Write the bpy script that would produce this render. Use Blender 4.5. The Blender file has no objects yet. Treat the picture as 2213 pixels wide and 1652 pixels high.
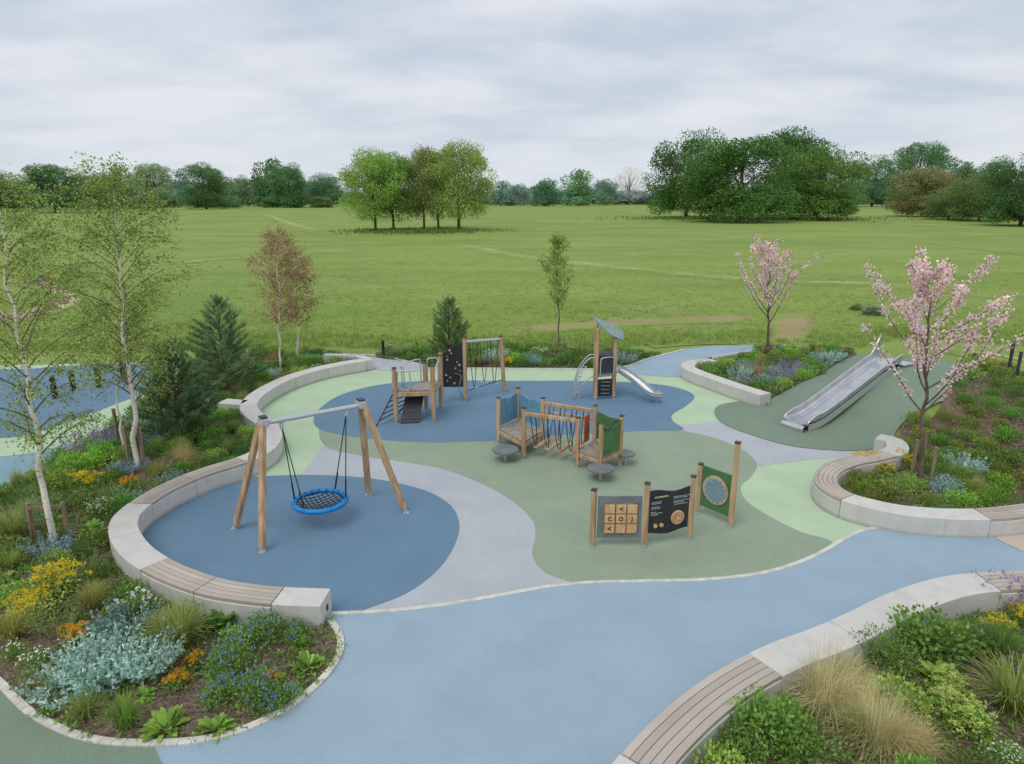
import bpy, math, random
import numpy as np
from mathutils import Vector, Matrix
from mathutils.geometry import delaunay_2d_cdt
R = random.Random(7); rng = np.random.default_rng(5)
F = 1475.0; CX = 1106.5; CY = 826.0; H = 6.5; PT = math.radians(15.2)
sp, cp = math.sin(PT), math.cos(PT)
scn = bpy.context.scene; col = scn.collection

# ------------------------------------------------------------ survey helpers
def ray(px, py):
    a = (px-CX)/F; b = (CY-py)/F
    return a, cp+b*sp, -sp+b*cp
def G(px, py, z=0.0):
    a, b, c = ray(px, py); t = (z-H)/c
    return Vector((a*t, b*t, z))
def ss(a, b, x):
    t = np.clip((x-a)/(b-a), 0, 1); return t*t*(3-2*t)
def mound(x, y):
    d1 = np.sqrt(((x-13.4)/5.0)**2+((y-20.8)/4.6)**2)
    d2 = np.sqrt(((x-16.0)/5.2)**2+((y-18.0)/4.6)**2)
    m1 = 1.35*(1-ss(.2, 1, d1)); m2 = 1.1*(1-ss(.15, 1, d2))
    return (m1**3+m2**3)**(1/3.)
def GM(px, py):
    z = 0.0
    for _ in range(40):
        p = G(px, py, z); z = .6*z+.4*float(mound(p.x, p.y))
    p = G(px, py, z); p.z = z
    return p
def HZ(y, ytop):
    b = (CY-ytop)/F
    return H + y*(b*cp-sp)/(cp+b*sp)
def lin(r, g, b, k=1.0):
    f = lambda c: (c/255/12.92 if c <= 10 else ((c/255+.055)/1.055)**2.4)*k
    return (f(r), f(g), f(b), 1)

def catmull(pts, closed=False, n=8):
    pts = [Vector(p) for p in pts]; N = len(pts); out = []; par = []
    last = N if closed else N-1
    for i in range(last):
        if closed: p0, p1, p2, p3 = pts[(i-1) % N], pts[i], pts[(i+1) % N], pts[(i+2) % N]
        else:
            p1, p2 = pts[i], pts[i+1]
            p0 = pts[i-1] if i > 0 else p1*2-p2
            p3 = pts[i+2] if i+2 < N else p2*2-p1
        for k in range(n):
            t = k/n
            out.append(.5*((2*p1)+(p2-p0)*t+(2*p0-5*p1+4*p2-p3)*t*t+(3*p1-p0-3*p2+p3)*t**3)); par.append(i+t)
    if not closed: out.append(pts[-1].copy()); par.append(N-1)
    return out, par
def pip(poly, X, Y):
    inside = np.zeros(len(X), bool); n = len(poly); j = n-1
    for i in range(n):
        xi, yi = poly[i]; xj, yj = poly[j]
        c = ((yi > Y) != (yj > Y)) & (X < (xj-xi)*(Y-yi)/((yj-yi) or 1e-9)+xi)
        inside ^= c; j = i
    return inside

# ------------------------------------------------------------ materials
def newmat(name):
    m = bpy.data.materials.new(name); m.use_nodes = True
    nt = m.node_tree; b = nt.nodes['Principled BSDF']
    return m, nt, b
def N(nt, t, **kw):
    n = nt.nodes.new(t)
    for k, v in kw.items():
        if k in n.inputs.keys(): n.inputs[k].default_value = v
        else: setattr(n, k, v)
    return n
def mixc(nt, fac, a, b, mode='MIX'):
    n = nt.nodes.new('ShaderNodeMix'); n.data_type = 'RGBA'; n.blend_type = mode
    for s, v in ((0, fac), (6, a), (7, b)):
        if hasattr(v, 'is_linked') or isinstance(v, bpy.types.NodeSocket): nt.links.new(v, n.inputs[s])
        else: n.inputs[s].default_value = v
    return n.outputs[2]
def noise(nt, scale, detail=4, rough=.55, vec=None, mp=None):
    n = N(nt, 'ShaderNodeTexNoise'); n.inputs['Scale'].default_value = scale
    n.inputs['Detail'].default_value = detail; n.inputs['Roughness'].default_value = rough
    if vec is None:
        tc = N(nt, 'ShaderNodeTexCoord'); vec = tc.outputs['Object']
    if mp:
        m = N(nt, 'ShaderNodeMapping'); m.inputs['Scale'].default_value = mp[0]
        if len(mp) > 1: m.inputs['Rotation'].default_value = mp[1]
        nt.links.new(vec, m.inputs[0]); vec = m.outputs[0]
    nt.links.new(vec, n.inputs['Vector'])
    return n.outputs['Fac']
def ramp(nt, fac, lo, hi):
    r = N(nt, 'ShaderNodeMapRange'); r.interpolation_type = 'SMOOTHSTEP'
    r.inputs[1].default_value = lo; r.inputs[2].default_value = hi
    nt.links.new(fac, r.inputs[0]); return r.outputs[0]
def bump(nt, b, fac, strength, dist=.01):
    n = N(nt, 'ShaderNodeBump'); n.inputs['Strength'].default_value = strength; n.inputs['Distance'].default_value = dist
    nt.links.new(fac, n.inputs['Height']); nt.links.new(n.outputs[0], b.inputs['Normal'])
def sc(c, k): return (c[0]*k, c[1]*k, c[2]*k, 1)

def mat_rubber(name, c):
    m, nt, b = newmat(name)
    f = noise(nt, 85, 4, .75); g = noise(nt, .9, 5, .6); h = noise(nt, 6, 5, .65)
    a = mixc(nt, ramp(nt, f, .36, .64), sc(c, .78), sc(c, 1.2))
    a = mixc(nt, ramp(nt, g, .3, .72), a, mixc(nt, .5, a, sc(c, .8)))
    a = mixc(nt, ramp(nt, h, .55, .8), a, mixc(nt, .3, a, sc(c, .65)))
    nt.links.new(a, b.inputs['Base Color']); b.inputs['Roughness'].default_value = .92
    b.inputs['Specular IOR Level'].default_value = .2
    bump(nt, b, f, .4, .005); return m
def mat_noise(name, c1, c2, scale, rough=.8, metal=0, bs=.2, mp=None, detail=5, spec=.4, lohi=(.35, .65), bd=.01):
    m, nt, b = newmat(name)
    f = noise(nt, scale, detail, .6, None, mp)
    a = mixc(nt, ramp(nt, f, *lohi), c1, c2)
    nt.links.new(a, b.inputs['Base Color']); b.inputs['Roughness'].default_value = rough
    b.inputs['Metallic'].default_value = metal; b.inputs['Specular IOR Level'].default_value = spec
    if bs: bump(nt, b, f, bs, bd)
    return m
def mat_slat():
    m, nt, b = newmat('weathered_slats')
    ge = N(nt, 'ShaderNodeNewGeometry'); f = noise(nt, 1.6, 3, .5)
    a = mixc(nt, ge.outputs['Random Per Island'], lin(190, 180, 168), lin(162, 151, 140))
    a = mixc(nt, ramp(nt, f, .35, .7), a, mixc(nt, .4, a, lin(148, 138, 127)))
    nt.links.new(a, b.inputs['Base Color']); b.inputs['Roughness'].default_value = .75; return m
def mat_concrete():
    m, nt, b = newmat('pale_concrete')
    c = lin(210, 207, 201, .98)
    f = noise(nt, 3, 6, .65); g = noise(nt, 60, 3, .6); s = noise(nt, 2, 5, .7, None, ((4, 4, .5),))
    a = mixc(nt, ramp(nt, f, .35, .7), c, sc(c, .84))
    a = mixc(nt, ramp(nt, s, .55, .75), a, mixc(nt, .4, a, lin(150, 146, 136)))
    a = mixc(nt, ramp(nt, g, .5, .7), a, mixc(nt, .2, a, sc(c, .7)))
    oi = N(nt, 'ShaderNodeObjectInfo'); a = mixc(nt, oi.outputs['Random'], a, mixc(nt, .5, a, sc(c, .8)))
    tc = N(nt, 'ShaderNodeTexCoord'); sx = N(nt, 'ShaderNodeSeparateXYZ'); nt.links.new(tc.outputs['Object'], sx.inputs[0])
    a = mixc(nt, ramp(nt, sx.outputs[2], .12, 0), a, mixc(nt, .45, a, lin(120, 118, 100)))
    nt.links.new(a, b.inputs['Base Color']); b.inputs['Roughness'].default_value = .85
    bump(nt, b, g, .25, .006); return m
def mat_leaf(name, trans=.3, rough=.55, var=.45, gain=1.3):
    m, nt, b = newmat(name)
    oi = N(nt, 'ShaderNodeObjectInfo'); ge = N(nt, 'ShaderNodeNewGeometry')
    mr = N(nt, 'ShaderNodeMapRange'); mr.inputs[3].default_value = 1-var; mr.inputs[4].default_value = 1+var
    nt.links.new(ge.outputs['Random Per Island'], mr.inputs[0])
    f = noise(nt, 2.2, 3, .5)
    mr2 = N(nt, 'ShaderNodeMapRange'); mr2.inputs[1].default_value = .3; mr2.inputs[2].default_value = .7
    mr2.inputs[3].default_value = .75*gain; mr2.inputs[4].default_value = 1.25*gain; nt.links.new(f, mr2.inputs[0])
    mm = N(nt, 'ShaderNodeMath', operation='MULTIPLY'); nt.links.new(mr.outputs[0], mm.inputs[0]); nt.links.new(mr2.outputs[0], mm.inputs[1])
    hs = N(nt, 'ShaderNodeHueSaturation'); nt.links.new(oi.outputs['Color'], hs.inputs['Color']); nt.links.new(mm.outputs[0], hs.inputs['Value'])
    mh = N(nt, 'ShaderNodeMapRange'); mh.inputs[3].default_value = .482; mh.inputs[4].default_value = .518
    nt.links.new(f, mh.inputs[0]); nt.links.new(mh.outputs[0], hs.inputs['Hue'])
    nt.links.new(hs.outputs[0], b.inputs['Base Color']); b.inputs['Roughness'].default_value = rough
    b.inputs['Specular IOR Level'].default_value = .25
    tr = N(nt, 'ShaderNodeBsdfTranslucent'); nt.links.new(hs.outputs[0], tr.inputs[0])
    mx = N(nt, 'ShaderNodeMixShader'); mx.inputs[0].default_value = trans
    nt.links.new(b.outputs[0], mx.inputs[1]); nt.links.new(tr.outputs[0], mx.inputs[2])
    nt.links.new(mx.outputs[0], nt.nodes['Material Output'].inputs[0]); return m
def mat_field():
    m, nt, b = newmat('meadow_grass')
    big = noise(nt, .03, 5, .6, None, ((1, 2.2, 1), (0, 0, .25))); med = noise(nt, .25, 6, .65, None, ((.7, 1.2, 1), (0, 0, -.1)))
    streak = noise(nt, .1, 5, .6, None, ((.5, 1.4, 1), (0, 0, .3)))
    fine = noise(nt, 3.2, 6, .75); vf = noise(nt, 35, 3, .7)
    g1 = lin(144, 160, 86, .98); g2 = lin(126, 150, 76, .98); g3 = lin(170, 168, 114, .98); g4 = lin(102, 128, 62, .94)
    a = mixc(nt, ramp(nt, big, .35, .65), g1, g2)
    a = mixc(nt, ramp(nt, streak, .48, .78), a, mixc(nt, .45, a, g3))
    a = mixc(nt, ramp(nt, streak, .48, .25), a, mixc(nt, .35, a, g4))
    a = mixc(nt, ramp(nt, med, .5, .75), a, mixc(nt, .5, a, g3))
    a = mixc(nt, ramp(nt, med, .45, .28), a, mixc(nt, .45, a, g4))
    a = mixc(nt, ramp(nt, fine, .48, .75), a, mixc(nt, .6, a, g4))
    a = mixc(nt, ramp(nt, vf, .4, .7), a, mixc(nt, .4, a, sc(g4, .8)))
    at = N(nt, 'ShaderNodeAttribute'); at.attribute_name = 'dirt'
    ad = N(nt, 'ShaderNodeMath', operation='MULTIPLY_ADD'); ad.inputs[1].default_value = 2.0; nt.links.new(fine, ad.inputs[0])
    ad.inputs[2].default_value = -1.0
    ad2 = N(nt, 'ShaderNodeMath', operation='MULTIPLY_ADD'); ad2.inputs[1].default_value = 2.0; nt.links.new(med, ad2.inputs[0]); ad2.inputs[2].default_value = -1.0
    s0_ = N(nt, 'ShaderNodeMath', operation='ADD'); nt.links.new(ad.outputs[0], s0_.inputs[0]); nt.links.new(ad2.outputs[0], s0_.inputs[1])
    sm = N(nt, 'ShaderNodeMath', operation='ADD'); nt.links.new(s0_.outputs[0], sm.inputs[0]); nt.links.new(at.outputs['Fac'], sm.inputs[1])
    zz = N(nt, 'ShaderNodeMath', operation='MULTIPLY'); nt.links.new(ramp(nt, sm.outputs[0], .3, 1.25), zz.inputs[0]); nt.links.new(ramp(nt, at.outputs['Fac'], 0, .8), zz.inputs[1])
    oi = N(nt, 'ShaderNodeObjectInfo')
    dc = mixc(nt, ramp(nt, med, .3, .7), oi.outputs['Color'], mixc(nt, .4, oi.outputs['Color'], g3))
    a = mixc(nt, zz.outputs[0], a, dc)
    nt.links.new(a, b.inputs['Base Color']); b.inputs['Roughness'].default_value = .95; b.inputs['Specular IOR Level'].default_value = .1
    bump(nt, b, fine, .5, .05); return m
def mat_mulch():
    m, nt, b = newmat('bark_mulch')
    v = N(nt, 'ShaderNodeTexVoronoi'); v.inputs['Scale'].default_value = 26
    tc = N(nt, 'ShaderNodeTexCoord'); nt.links.new(tc.outputs['Object'], v.inputs[0])
    f = noise(nt, 1.4, 5, .6); sep = N(nt, 'ShaderNodeSeparateColor'); nt.links.new(v.outputs['Color'], sep.inputs[0])
    a = mixc(nt, sep.outputs[0], lin(74, 62, 53), lin(140, 119, 101))
    a = mixc(nt, ramp(nt, f, .35, .7), a, mixc(nt, .4, a, lin(82, 69, 58)))
    nt.links.new(a, b.inputs['Base Color']); b.inputs['Roughness'].default_value = .95
    bump(nt, b, v.outputs['Distance'], .9, .03); return m
def mat_birch():
    m, nt, b = newmat('birch_bark')
    f = noise(nt, 5, 4, .7, None, ((1, 1, 5),)); g = noise(nt, 2, 3)
    a = mixc(nt, ramp(nt, f, .58, .66), lin(226, 219, 208), lin(74, 64, 56))
    a = mixc(nt, ramp(nt, g, .4, .7), a, mixc(nt, .4, a, lin(196, 170, 140)))
    nt.links.new(a, b.inputs['Base Color']); b.inputs['Roughness'].default_value = .8; return m

M = {}
M['blue_l'] = mat_rubber('light_blue_rubber', lin(152, 174, 188, .98))
M['blue_d'] = mat_rubber('dark_blue_rubber', lin(108, 137, 160, .95))
M['blue_m'] = mat_rubber('mid_blue_rubber', lin(134, 164, 178, .95))
M['lilac'] = mat_rubber('pale_grey_rubber', lin(178, 183, 189, .97))
M['sage'] = mat_rubber('sage_green_rubber', lin(148, 163, 141, .96))
M['sage_d'] = mat_rubber('slate_green_rubber', lin(127, 145, 126, .95))
M['lgreen'] = mat_rubber('pale_green_rubber', lin(180, 202, 170, .98))
M['beige'] = mat_rubber('beige_surface', lin(200, 184, 170, .95))
M['field'] = mat_field(); M['mulch'] = mat_mulch(); M['concrete'] = mat_concrete(); M['birch'] = mat_birch()
M['sett'] = mat_noise('pale_setts', lin(212, 209, 200), lin(188, 184, 174), 5, .85)
M['slat'] = mat_slat()
M['wood'] = mat_noise('pale_post_timber', lin(200, 170, 134), lin(158, 124, 92), 9, .7, mp=((1, 1, .12),), detail=6, lohi=(.3, .7))
M['wood_g'] = mat_noise('grey_stake_timber', lin(156, 134, 112), lin(112, 94, 78), 9, .8, mp=((1, 1, .12),))
M['steel'] = mat_noise('brushed_steel', (.68, .68, .70, 1), (.56, .56, .58, 1), 3, .28, .85, .02, spec=.5)
M['galv'] = mat_noise('galvanised_steel', (.60, .62, .64, 1), (.46, .48, .50, 1), 30, .45, .5, .05)
M['dark'] = mat_noise('dark_grey_metal', lin(72, 76, 80), lin(52, 56, 60), 8, .5, .2, .03)
M['black'] = mat_noise('black_board', lin(50, 51, 54), lin(38, 39, 42), 6, .5, 0, .02)
M['rope'] = mat_noise('black_rope', lin(54, 52, 52), lin(34, 33, 34), 60, .8, 0, .3)
M['blue_p'] = mat_noise('bright_blue_plastic', lin(24, 134, 204), lin(18, 112, 184), 10, .45, 0, .03)
M['panel_b'] = mat_noise('blue_grey_panel', lin(112, 156, 180), lin(98, 140, 164), 4, .5, 0, .02)
M['panel_g'] = mat_noise('green_panel', lin(78, 124, 76), lin(64, 108, 64), 4, .5, 0, .02)
M['panel_o'] = mat_noise('orange_panel', lin(190, 96, 52), lin(164, 80, 44), 4, .5, 0, .02)
M['panel_s'] = mat_noise('grey_panel', lin(120, 125, 126), lin(104, 110, 112), 4, .5, 0, .02)
M['deck'] = mat_noise('grey_deck', lin(160, 152, 142), lin(130, 122, 113), 7, .75, 0, .1)
M['roof'] = mat_noise('grey_green_sheet', lin(132, 152, 148), lin(116, 136, 134), 3, .5, .1, .03)
M['tile'] = mat_noise('orange_wood_tile', lin(216, 176, 130), lin(192, 150, 106), 14, .6, 0, .05, mp=((1, 1, .2),))
M['white'] = mat_noise('white_mark', lin(214, 216, 214), lin(196, 198, 196), 14, .6, 0, 0)
M['gold'] = mat_noise('gold_mark', lin(206, 188, 146), lin(186, 168, 126), 14, .6, 0, 0)
M['ink'] = mat_noise('dark_mark', lin(40, 36, 34), lin(30, 28, 26), 14, .6, 0, 0)
M['mesh'] = mat_noise('silver_mesh', lin(176, 190, 188), lin(130, 146, 146), 40, .5, .1, .2)
M['bark'] = mat_noise('brown_bark', lin(126, 108, 94), lin(86, 74, 64), 12, .9, 0, .4, mp=((1, 1, .25),))
M['bark_far'] = mat_noise('dark_bark', lin(100, 90, 80), lin(66, 58, 50), 1.5, .9, 0, .1)
M['stone'] = mat_noise('tan_boulder', lin(186, 168, 148), lin(144, 126, 110), 2, .9, 0, .3)
M['leaf'] = mat_leaf('leaf_tissue', .35, .5, .45, 1.75); M['leaf_far'] = mat_leaf('far_leaf_tissue', .3, .75, .33, 1.75); M['needle'] = mat_leaf('pine_needles', .25, .6, .4, 2.3)
M['petal'] = mat_leaf('petals', .35, .6, .18, 1.1); M['blade'] = mat_leaf('grass_blades', .4, .6, .3, 1.4); M['stem'] = mat_leaf('stems', .1, .7, .25, 1.1)

# ------------------------------------------------------------ object helpers
def tag(o, label=None, cat=None, group=None, kind=None):
    if label: o['label'] = label
    if cat: o['category'] = cat
    if group: o['group'] = group
    if kind: o['kind'] = kind
    return o
def thing(name, label, cat, loc=(0, 0, 0), group=None):
    o = bpy.data.objects.new(name, None); o.empty_display_size = .2; col.objects.link(o); o.location = loc
    return tag(o, label, cat, group)
def rootloc(o):
    while o.parent: o = o.parent
    return o.location.copy()
def link(name, me, mat, parent=None, color=None, smooth=False, bevel=0):
    if mat and not me.materials: me.materials.append(mat)
    o = bpy.data.objects.new(name, me); col.objects.link(o)
    if parent: o.parent = parent
    if color: o.color = color
    if smooth: me.polygons.foreach_set('use_smooth', [True]*len(me.polygons))
    if bevel:
        b = o.modifiers.new('bevel', 'BEVEL'); b.width = bevel; b.segments = 2; b.limit_method = 'ANGLE'; b.angle_limit = math.radians(40)
    return o
class MB:
    def __init__(s): s.v = []; s.f = []
    def add(s, V, Fc):
        n = len(s.v); s.v += [tuple(v) for v in V]; s.f += [tuple(i+n for i in f) for f in Fc]; return s
    def box(s, c, d, rz=0):
        M_ = Matrix.Rotation(rz, 3, 'Z'); V = []
        for z in (-1, 1):
            for x, y in ((-1, -1), (1, -1), (1, 1), (-1, 1)):
                V.append(Vector(c)+M_ @ Vector((x*d[0]/2, y*d[1]/2, z*d[2]/2)))
        return s.add(V, [(3, 2, 1, 0), (4, 5, 6, 7), (0, 1, 5, 4), (1, 2, 6, 5), (2, 3, 7, 6), (3, 0, 4, 7)])
    def bar(s, a, b, w, h=None, ref=None):
        a, b = Vector(a), Vector(b); h = h or w; d = (b-a).normalized()
        ref = Vector(ref) if ref else (Vector((0, 0, 1)) if abs(d.z) < .9 else Vector((.5, 1, 0)))
        x = d.cross(ref).normalized(); y = x.cross(d).normalized(); V = []
        for p in (a, b):
            for i, j in ((-1, -1), (1, -1), (1, 1), (-1, 1)): V.append(p+x*i*w/2+y*j*h/2)
        return s.add(V, [(3, 2, 1, 0), (4, 5, 6, 7), (0, 1, 5, 4), (1, 2, 6, 5), (2, 3, 7, 6), (3, 0, 4, 7)])
    def tube(s, pts, r, n=8, closed=False, cap=True):
        pts = [Vector(p) for p in pts]; m = len(pts)
        if not hasattr(r, '__len__'): r = [r]*m
        V = []; Fc = []; px = None
        for i, p in enumerate(pts):
            if closed: d = pts[(i+1) % m]-pts[i-1]
            else: d = pts[min(i+1, m-1)]-pts[max(i-1, 0)]
            d = d.normalized() if d.length > 1e-9 else Vector((0, 0, 1))
            if px is None:
                ref = Vector((0, 0, 1)) if abs(d.z) < .9 else Vector((0, 1, 0)); x = d.cross(ref).normalized()
            else:
                x = px-d*px.dot(d); x = x.normalized() if x.length > 1e-6 else d.orthogonal().normalized()
            px = x; y = d.cross(x)
            for k in range(n):
                a = 2*math.pi*k/n; V.append(p+(x*math.cos(a)+y*math.sin(a))*r[i])
        for i in range(m if closed else m-1):
            j = (i+1) % m
            for k in range(n):
                q = (k+1) % n; Fc.append((i*n+k, i*n+q, j*n+q, j*n+k))
        if cap and not closed: Fc += [tuple(reversed(range(n))), tuple((m-1)*n+k for k in range(n))]
        return s.add(V, Fc)
    def cyl(s, c, r, h, n=20): return s.tube([c, Vector(c)+Vector((0, 0, h))], r, n)
    def ext(s, fr, poly, d0, d1):
        o, u, n = fr; k = len(poly); V = []
        for d in (d0, d1):
            for a, b in poly: V.append(o+u*a+Vector((0, 0, b))+n*d)
        Fc = [tuple(range(k)), tuple(reversed(range(k, 2*k)))]+[((i+1) % k, i, i+k, (i+1) % k+k) for i in range(k)]
        return s.add(V, Fc)
    def build(s, name, mat, parent=None, smooth=False, bevel=0, color=None):
        o = rootloc(parent) if parent else Vector((0, 0, 0))
        me = bpy.data.meshes.new(name); me.from_pydata([(v[0]-o.x, v[1]-o.y, v[2]-o.z) for v in s.v], [], s.f); me.update()
        ob = link(name, me, mat, parent, color, smooth, bevel); return ob
def npmesh(name, V, Fc, mat):
    V = np.asarray(V, np.float32); Fc = np.asarray(Fc, np.int32); me = bpy.data.meshes.new(name)
    me.vertices.add(len(V)); me.vertices.foreach_set('co', V.ravel())
    me.loops.add(Fc.size); me.loops.foreach_set('vertex_index', Fc.ravel())
    me.polygons.add(len(Fc)); me.polygons.foreach_set('loop_start', np.arange(len(Fc), dtype=np.int32)*Fc.shape[1])
    me.update(calc_edges=True); me.validate(); me.materials.append(mat); return me
def unit(n, r=None):
    v = (r or rng).normal(size=(n, 3)); return v/np.linalg.norm(v, axis=1, keepdims=True)
def nrm(v): return v/np.maximum(np.linalg.norm(v, axis=1, keepdims=True), 1e-9)
def leaves(Pp, D, L, W):
    n = len(Pp); L = np.broadcast_to(L, (n,))[:, None]; W = np.broadcast_to(W, (n,))[:, None]
    S = nrm(np.cross(D, unit(n))); mid = Pp+D*L*.45
    V = np.stack([Pp, mid+S*W/2, Pp+D*L, mid-S*W/2], 1).reshape(-1, 3)
    return V, np.arange(4*n).reshape(n, 4)
def join(parts):
    V = []; Fc = []; o = 0
    for v, f in parts: V.append(v); Fc.append(f+o); o += len(v)
    return np.concatenate(V), np.concatenate(Fc)
def blades(n, r0, h, spread, w, droop=.5, var=.3):
    az = rng.uniform(0, 2*math.pi, n); out = np.stack([np.cos(az), np.sin(az), 0*az], 1)
    rr = r0*np.sqrt(rng.uniform(0, 1, n))[:, None]; az2 = az+rng.normal(0, .6, n)
    base = rr*np.stack([np.cos(az2), np.sin(az2), 0*az], 1)
    hh = (h*rng.uniform(1-var, 1+var, n))[:, None]; spd = (spread*rng.uniform(.1, 1.1, n))[:, None]
    S = np.stack([-np.sin(az), np.cos(az), 0*az], 1); V = []
    for t in (0, .35, .7, 1):
        p = base+out*spd*t**1.7+np.array([0, 0, 1.])*hh*(t-droop*(spd/spread)*t**2.6)
        ww = w*(1-t*.85)/2; V += [p-S*ww, p+S*ww]
    V = np.stack(V, 1).reshape(-1, 3); i = np.arange(n)[:, None]*8
    Fc = np.concatenate([i+np.array([[0, 1, 3, 2]]), i+np.array([[2, 3, 5, 4]]), i+np.array([[4, 5, 7, 6]])], 0)
    return V, Fc

# ------------------------------------------------------------ surfaces
def region(name, px, mat, z, drape=False, world=None, step=.3, label=None):
    w = world or [GM(*p) if drape else G(*p) for p in px]
    pts, _ = catmull([(p.x, p.y, 0) for p in w], True, 7)
    V2 = [Vector((p.x, p.y)) for p in pts]; n = len(V2); poly = [(p.x, p.y) for p in pts]
    if drape:
        xs = [p[0] for p in poly]; ys = [p[1] for p in poly]
        gx, gy = np.meshgrid(np.arange(min(xs), max(xs), step), np.arange(min(ys), max(ys), step))
        X, Y = gx.ravel()+.013, gy.ravel()+.017; k = pip(poly, X, Y); V2 += [Vector((a, b)) for a, b in zip(X[k], Y[k])]
    r = delaunay_2d_cdt(V2, [], [list(range(n))], 1, 1e-5)
    vs = np.array([(v.x, v.y) for v in r[0]]); zz = mound(vs[:, 0], vs[:, 1]) if drape else 0*vs[:, 0]
    fs = [tuple(f) if (vs[f[1]][0]-vs[f[0]][0])*(vs[f[2]][1]-vs[f[0]][1])-(vs[f[2]][0]-vs[f[0]][0])*(vs[f[1]][1]-vs[f[0]][1]) > 0 else tuple(reversed(f)) for f in r[2]]
    me = bpy.data.meshes.new(name); me.from_pydata([(a, b, c+z) for (a, b), c in zip(vs, zz)], [], fs); me.update()
    o = link(name, me, mat, smooth=drape); tag(o, kind='structure')
    return poly

na, nr = 380, 330
ang = np.linspace(-math.radians(100), math.radians(100), na); rad = 2.0*(4000/2.0)**np.linspace(0, 1, nr)
A_, R_ = np.meshgrid(ang, rad); X = (R_*np.sin(A_)).ravel(); Y = (R_*np.cos(A_)).ravel()-1.0
Z = mound(X, Y)-.06
i = np.arange((nr-1)*na).reshape(nr-1, na)[:, :-1].ravel()
me = npmesh('field', np.stack([X, Y, Z], 1), np.stack([i, i+na, i+na+1, i+1], 1), M['field'])
o = link('field', me, None); o.color = lin(176, 150, 118); tag(o, kind='structure')
me.polygons.foreach_set('use_smooth', [True]*len(me.polygons))

def track(name, px, width, color, z=-.03, strength=1):
    pts, _ = catmull([G(*p) for p in px], False, 10); V = []; at = []
    for k, p in enumerate(pts):
        d = (pts[min(k+1, len(pts)-1)]-pts[max(k-1, 0)]).normalized(); s = Vector((-d.y, d.x, 0))
        e = min(1, k/10, (len(pts)-1-k)/10)
        for t, a in ((-1, 0), (-.5, .5), (0, 1), (.5, .5), (1, 0)):
            V.append((p.x+s.x*t*width, p.y+s.y*t*width, z)); at.append(a*e*strength)
    Fc = [(k*5+j, k*5+j+1, k*5+j+6, k*5+j+5) for k in range(len(pts)-1) for j in range(4)]
    me = bpy.data.meshes.new(name); me.from_pydata(V, [], Fc); me.attributes.new('dirt', 'FLOAT', 'POINT').data.foreach_set('value', at)
    o = link(name, me, M['field']); o.color = color; tag(o, kind='structure')
sand = lin(186, 180, 134); mud = lin(154, 130, 104)
track('footpath', [(540, 455), (580, 465), (620, 480), (665, 493), (720, 507)], 3.2, sand, -.04, .8)
track('footpath', [(340, 574), (400, 566), (470, 559), (560, 553), (680, 546), (800, 540)], 1.3, sand, -.045, .95)
track('footpath', [(970, 524), (1030, 534), (1100, 548), (1180, 560), (1300, 572), (1420, 584), (1560, 597), (1700, 606), (1900, 612), (2213, 640)], 2.4, sand, -.045, .75)
track('footpath', [(1840, 470), (1960, 483), (2100, 492), (2300, 510)], 5, sand, -.04, .65)
track('footpath', [(2000, 520), (2120, 535), (2300, 555)], 3.0, sand, -.04, .55)
track('footpath', [(2060, 765), (2120, 760), (2213, 775), (2320, 795)], .4, lin(172, 152, 132), -.045, 1.5)
track('footpath', [(2080, 785), (2140, 790), (2213, 800), (2330, 815)], .35, lin(178, 162, 144), -.045, 1.5)
track('bare_earth', [(1060, 716), (1140, 709), (1240, 701), (1330, 693), (1450, 689), (1600, 688), (1660, 692)], 1.5, mud, -.045, 1.15)
track('bare_earth', [(1745, 665), (1726, 695), (1702, 720), (1640, 750)], 1.8, mud, -.035, 1.3)
track('bare_earth', [(1400, 745), (1500, 738), (1600, 736), (1700, 736), (1780, 745)], .6, mud, -.03, 1.0)
track('bare_earth', [(700, 800), (760, 770), (840, 764), (930, 762)], .5, mud, -.03, .9)
track('sandy_path', [(-200, 690), (0, 690), (70, 682), (130, 660), (150, 640), (110, 622), (60, 615)], .9, lin(204, 186, 166), -.03, 1.6)

kerb_left = [(-180, 1330), (-60, 1430), (0, 1480), (60, 1540), (130, 1580), (210, 1605), (320, 1612), (430, 1605), (530, 1580), (620, 1535), (690, 1480), (728, 1430), (737, 1390), (722, 1355), (700, 1335)]
kerb_mid = [(700, 1329), (800, 1325), (900, 1317), (1000, 1303), (1100, 1285), (1200, 1268), (1280, 1261), (1400, 1258), (1500, 1256), (1580, 1250), (1650, 1240), (1720, 1220), (1780, 1193), (1830, 1163), (1870, 1147), (1920, 1140), (1990, 1138)]
benchA = [(704, 1291), (600, 1287), (540, 1281), (470, 1270), (405, 1250), (345, 1224), (295, 1190), (268, 1150), (270, 1120), (290, 1098), (318, 1078), (355, 1056), (408, 1032), (460, 1013), (510, 998), (555, 980), (582, 958), (588, 935), (572, 913), (548, 895), (537, 878), (548, 858), (580, 836), (625, 815), (680, 798), (740, 785), (785, 778)]
benchC = [(1897, 943), (1932, 952), (1938, 972), (1895, 985), (1840, 996), (1800, 1011), (1783, 1032), (1795, 1054), (1832, 1074), (1890, 1090), (1950, 1102), (2010, 1108), (2080, 1111), (2150, 1109), (2213, 1102), (2300, 1088), (2400, 1065)]
benchD = [(1330, 1730), (1400, 1640), (1450, 1585), (1510, 1530), (1570, 1485), (1640, 1443), (1710, 1410), (1790, 1380), (1865, 1346), (1940, 1308), (2010, 1281), (2080, 1263), (2150, 1256), (2230, 1253), (2330, 1255)]
benchB = [(1655, 852), (1600, 835), (1550, 818), (1510, 804), (1487, 792), (1497, 783), (1540, 777)]
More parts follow.
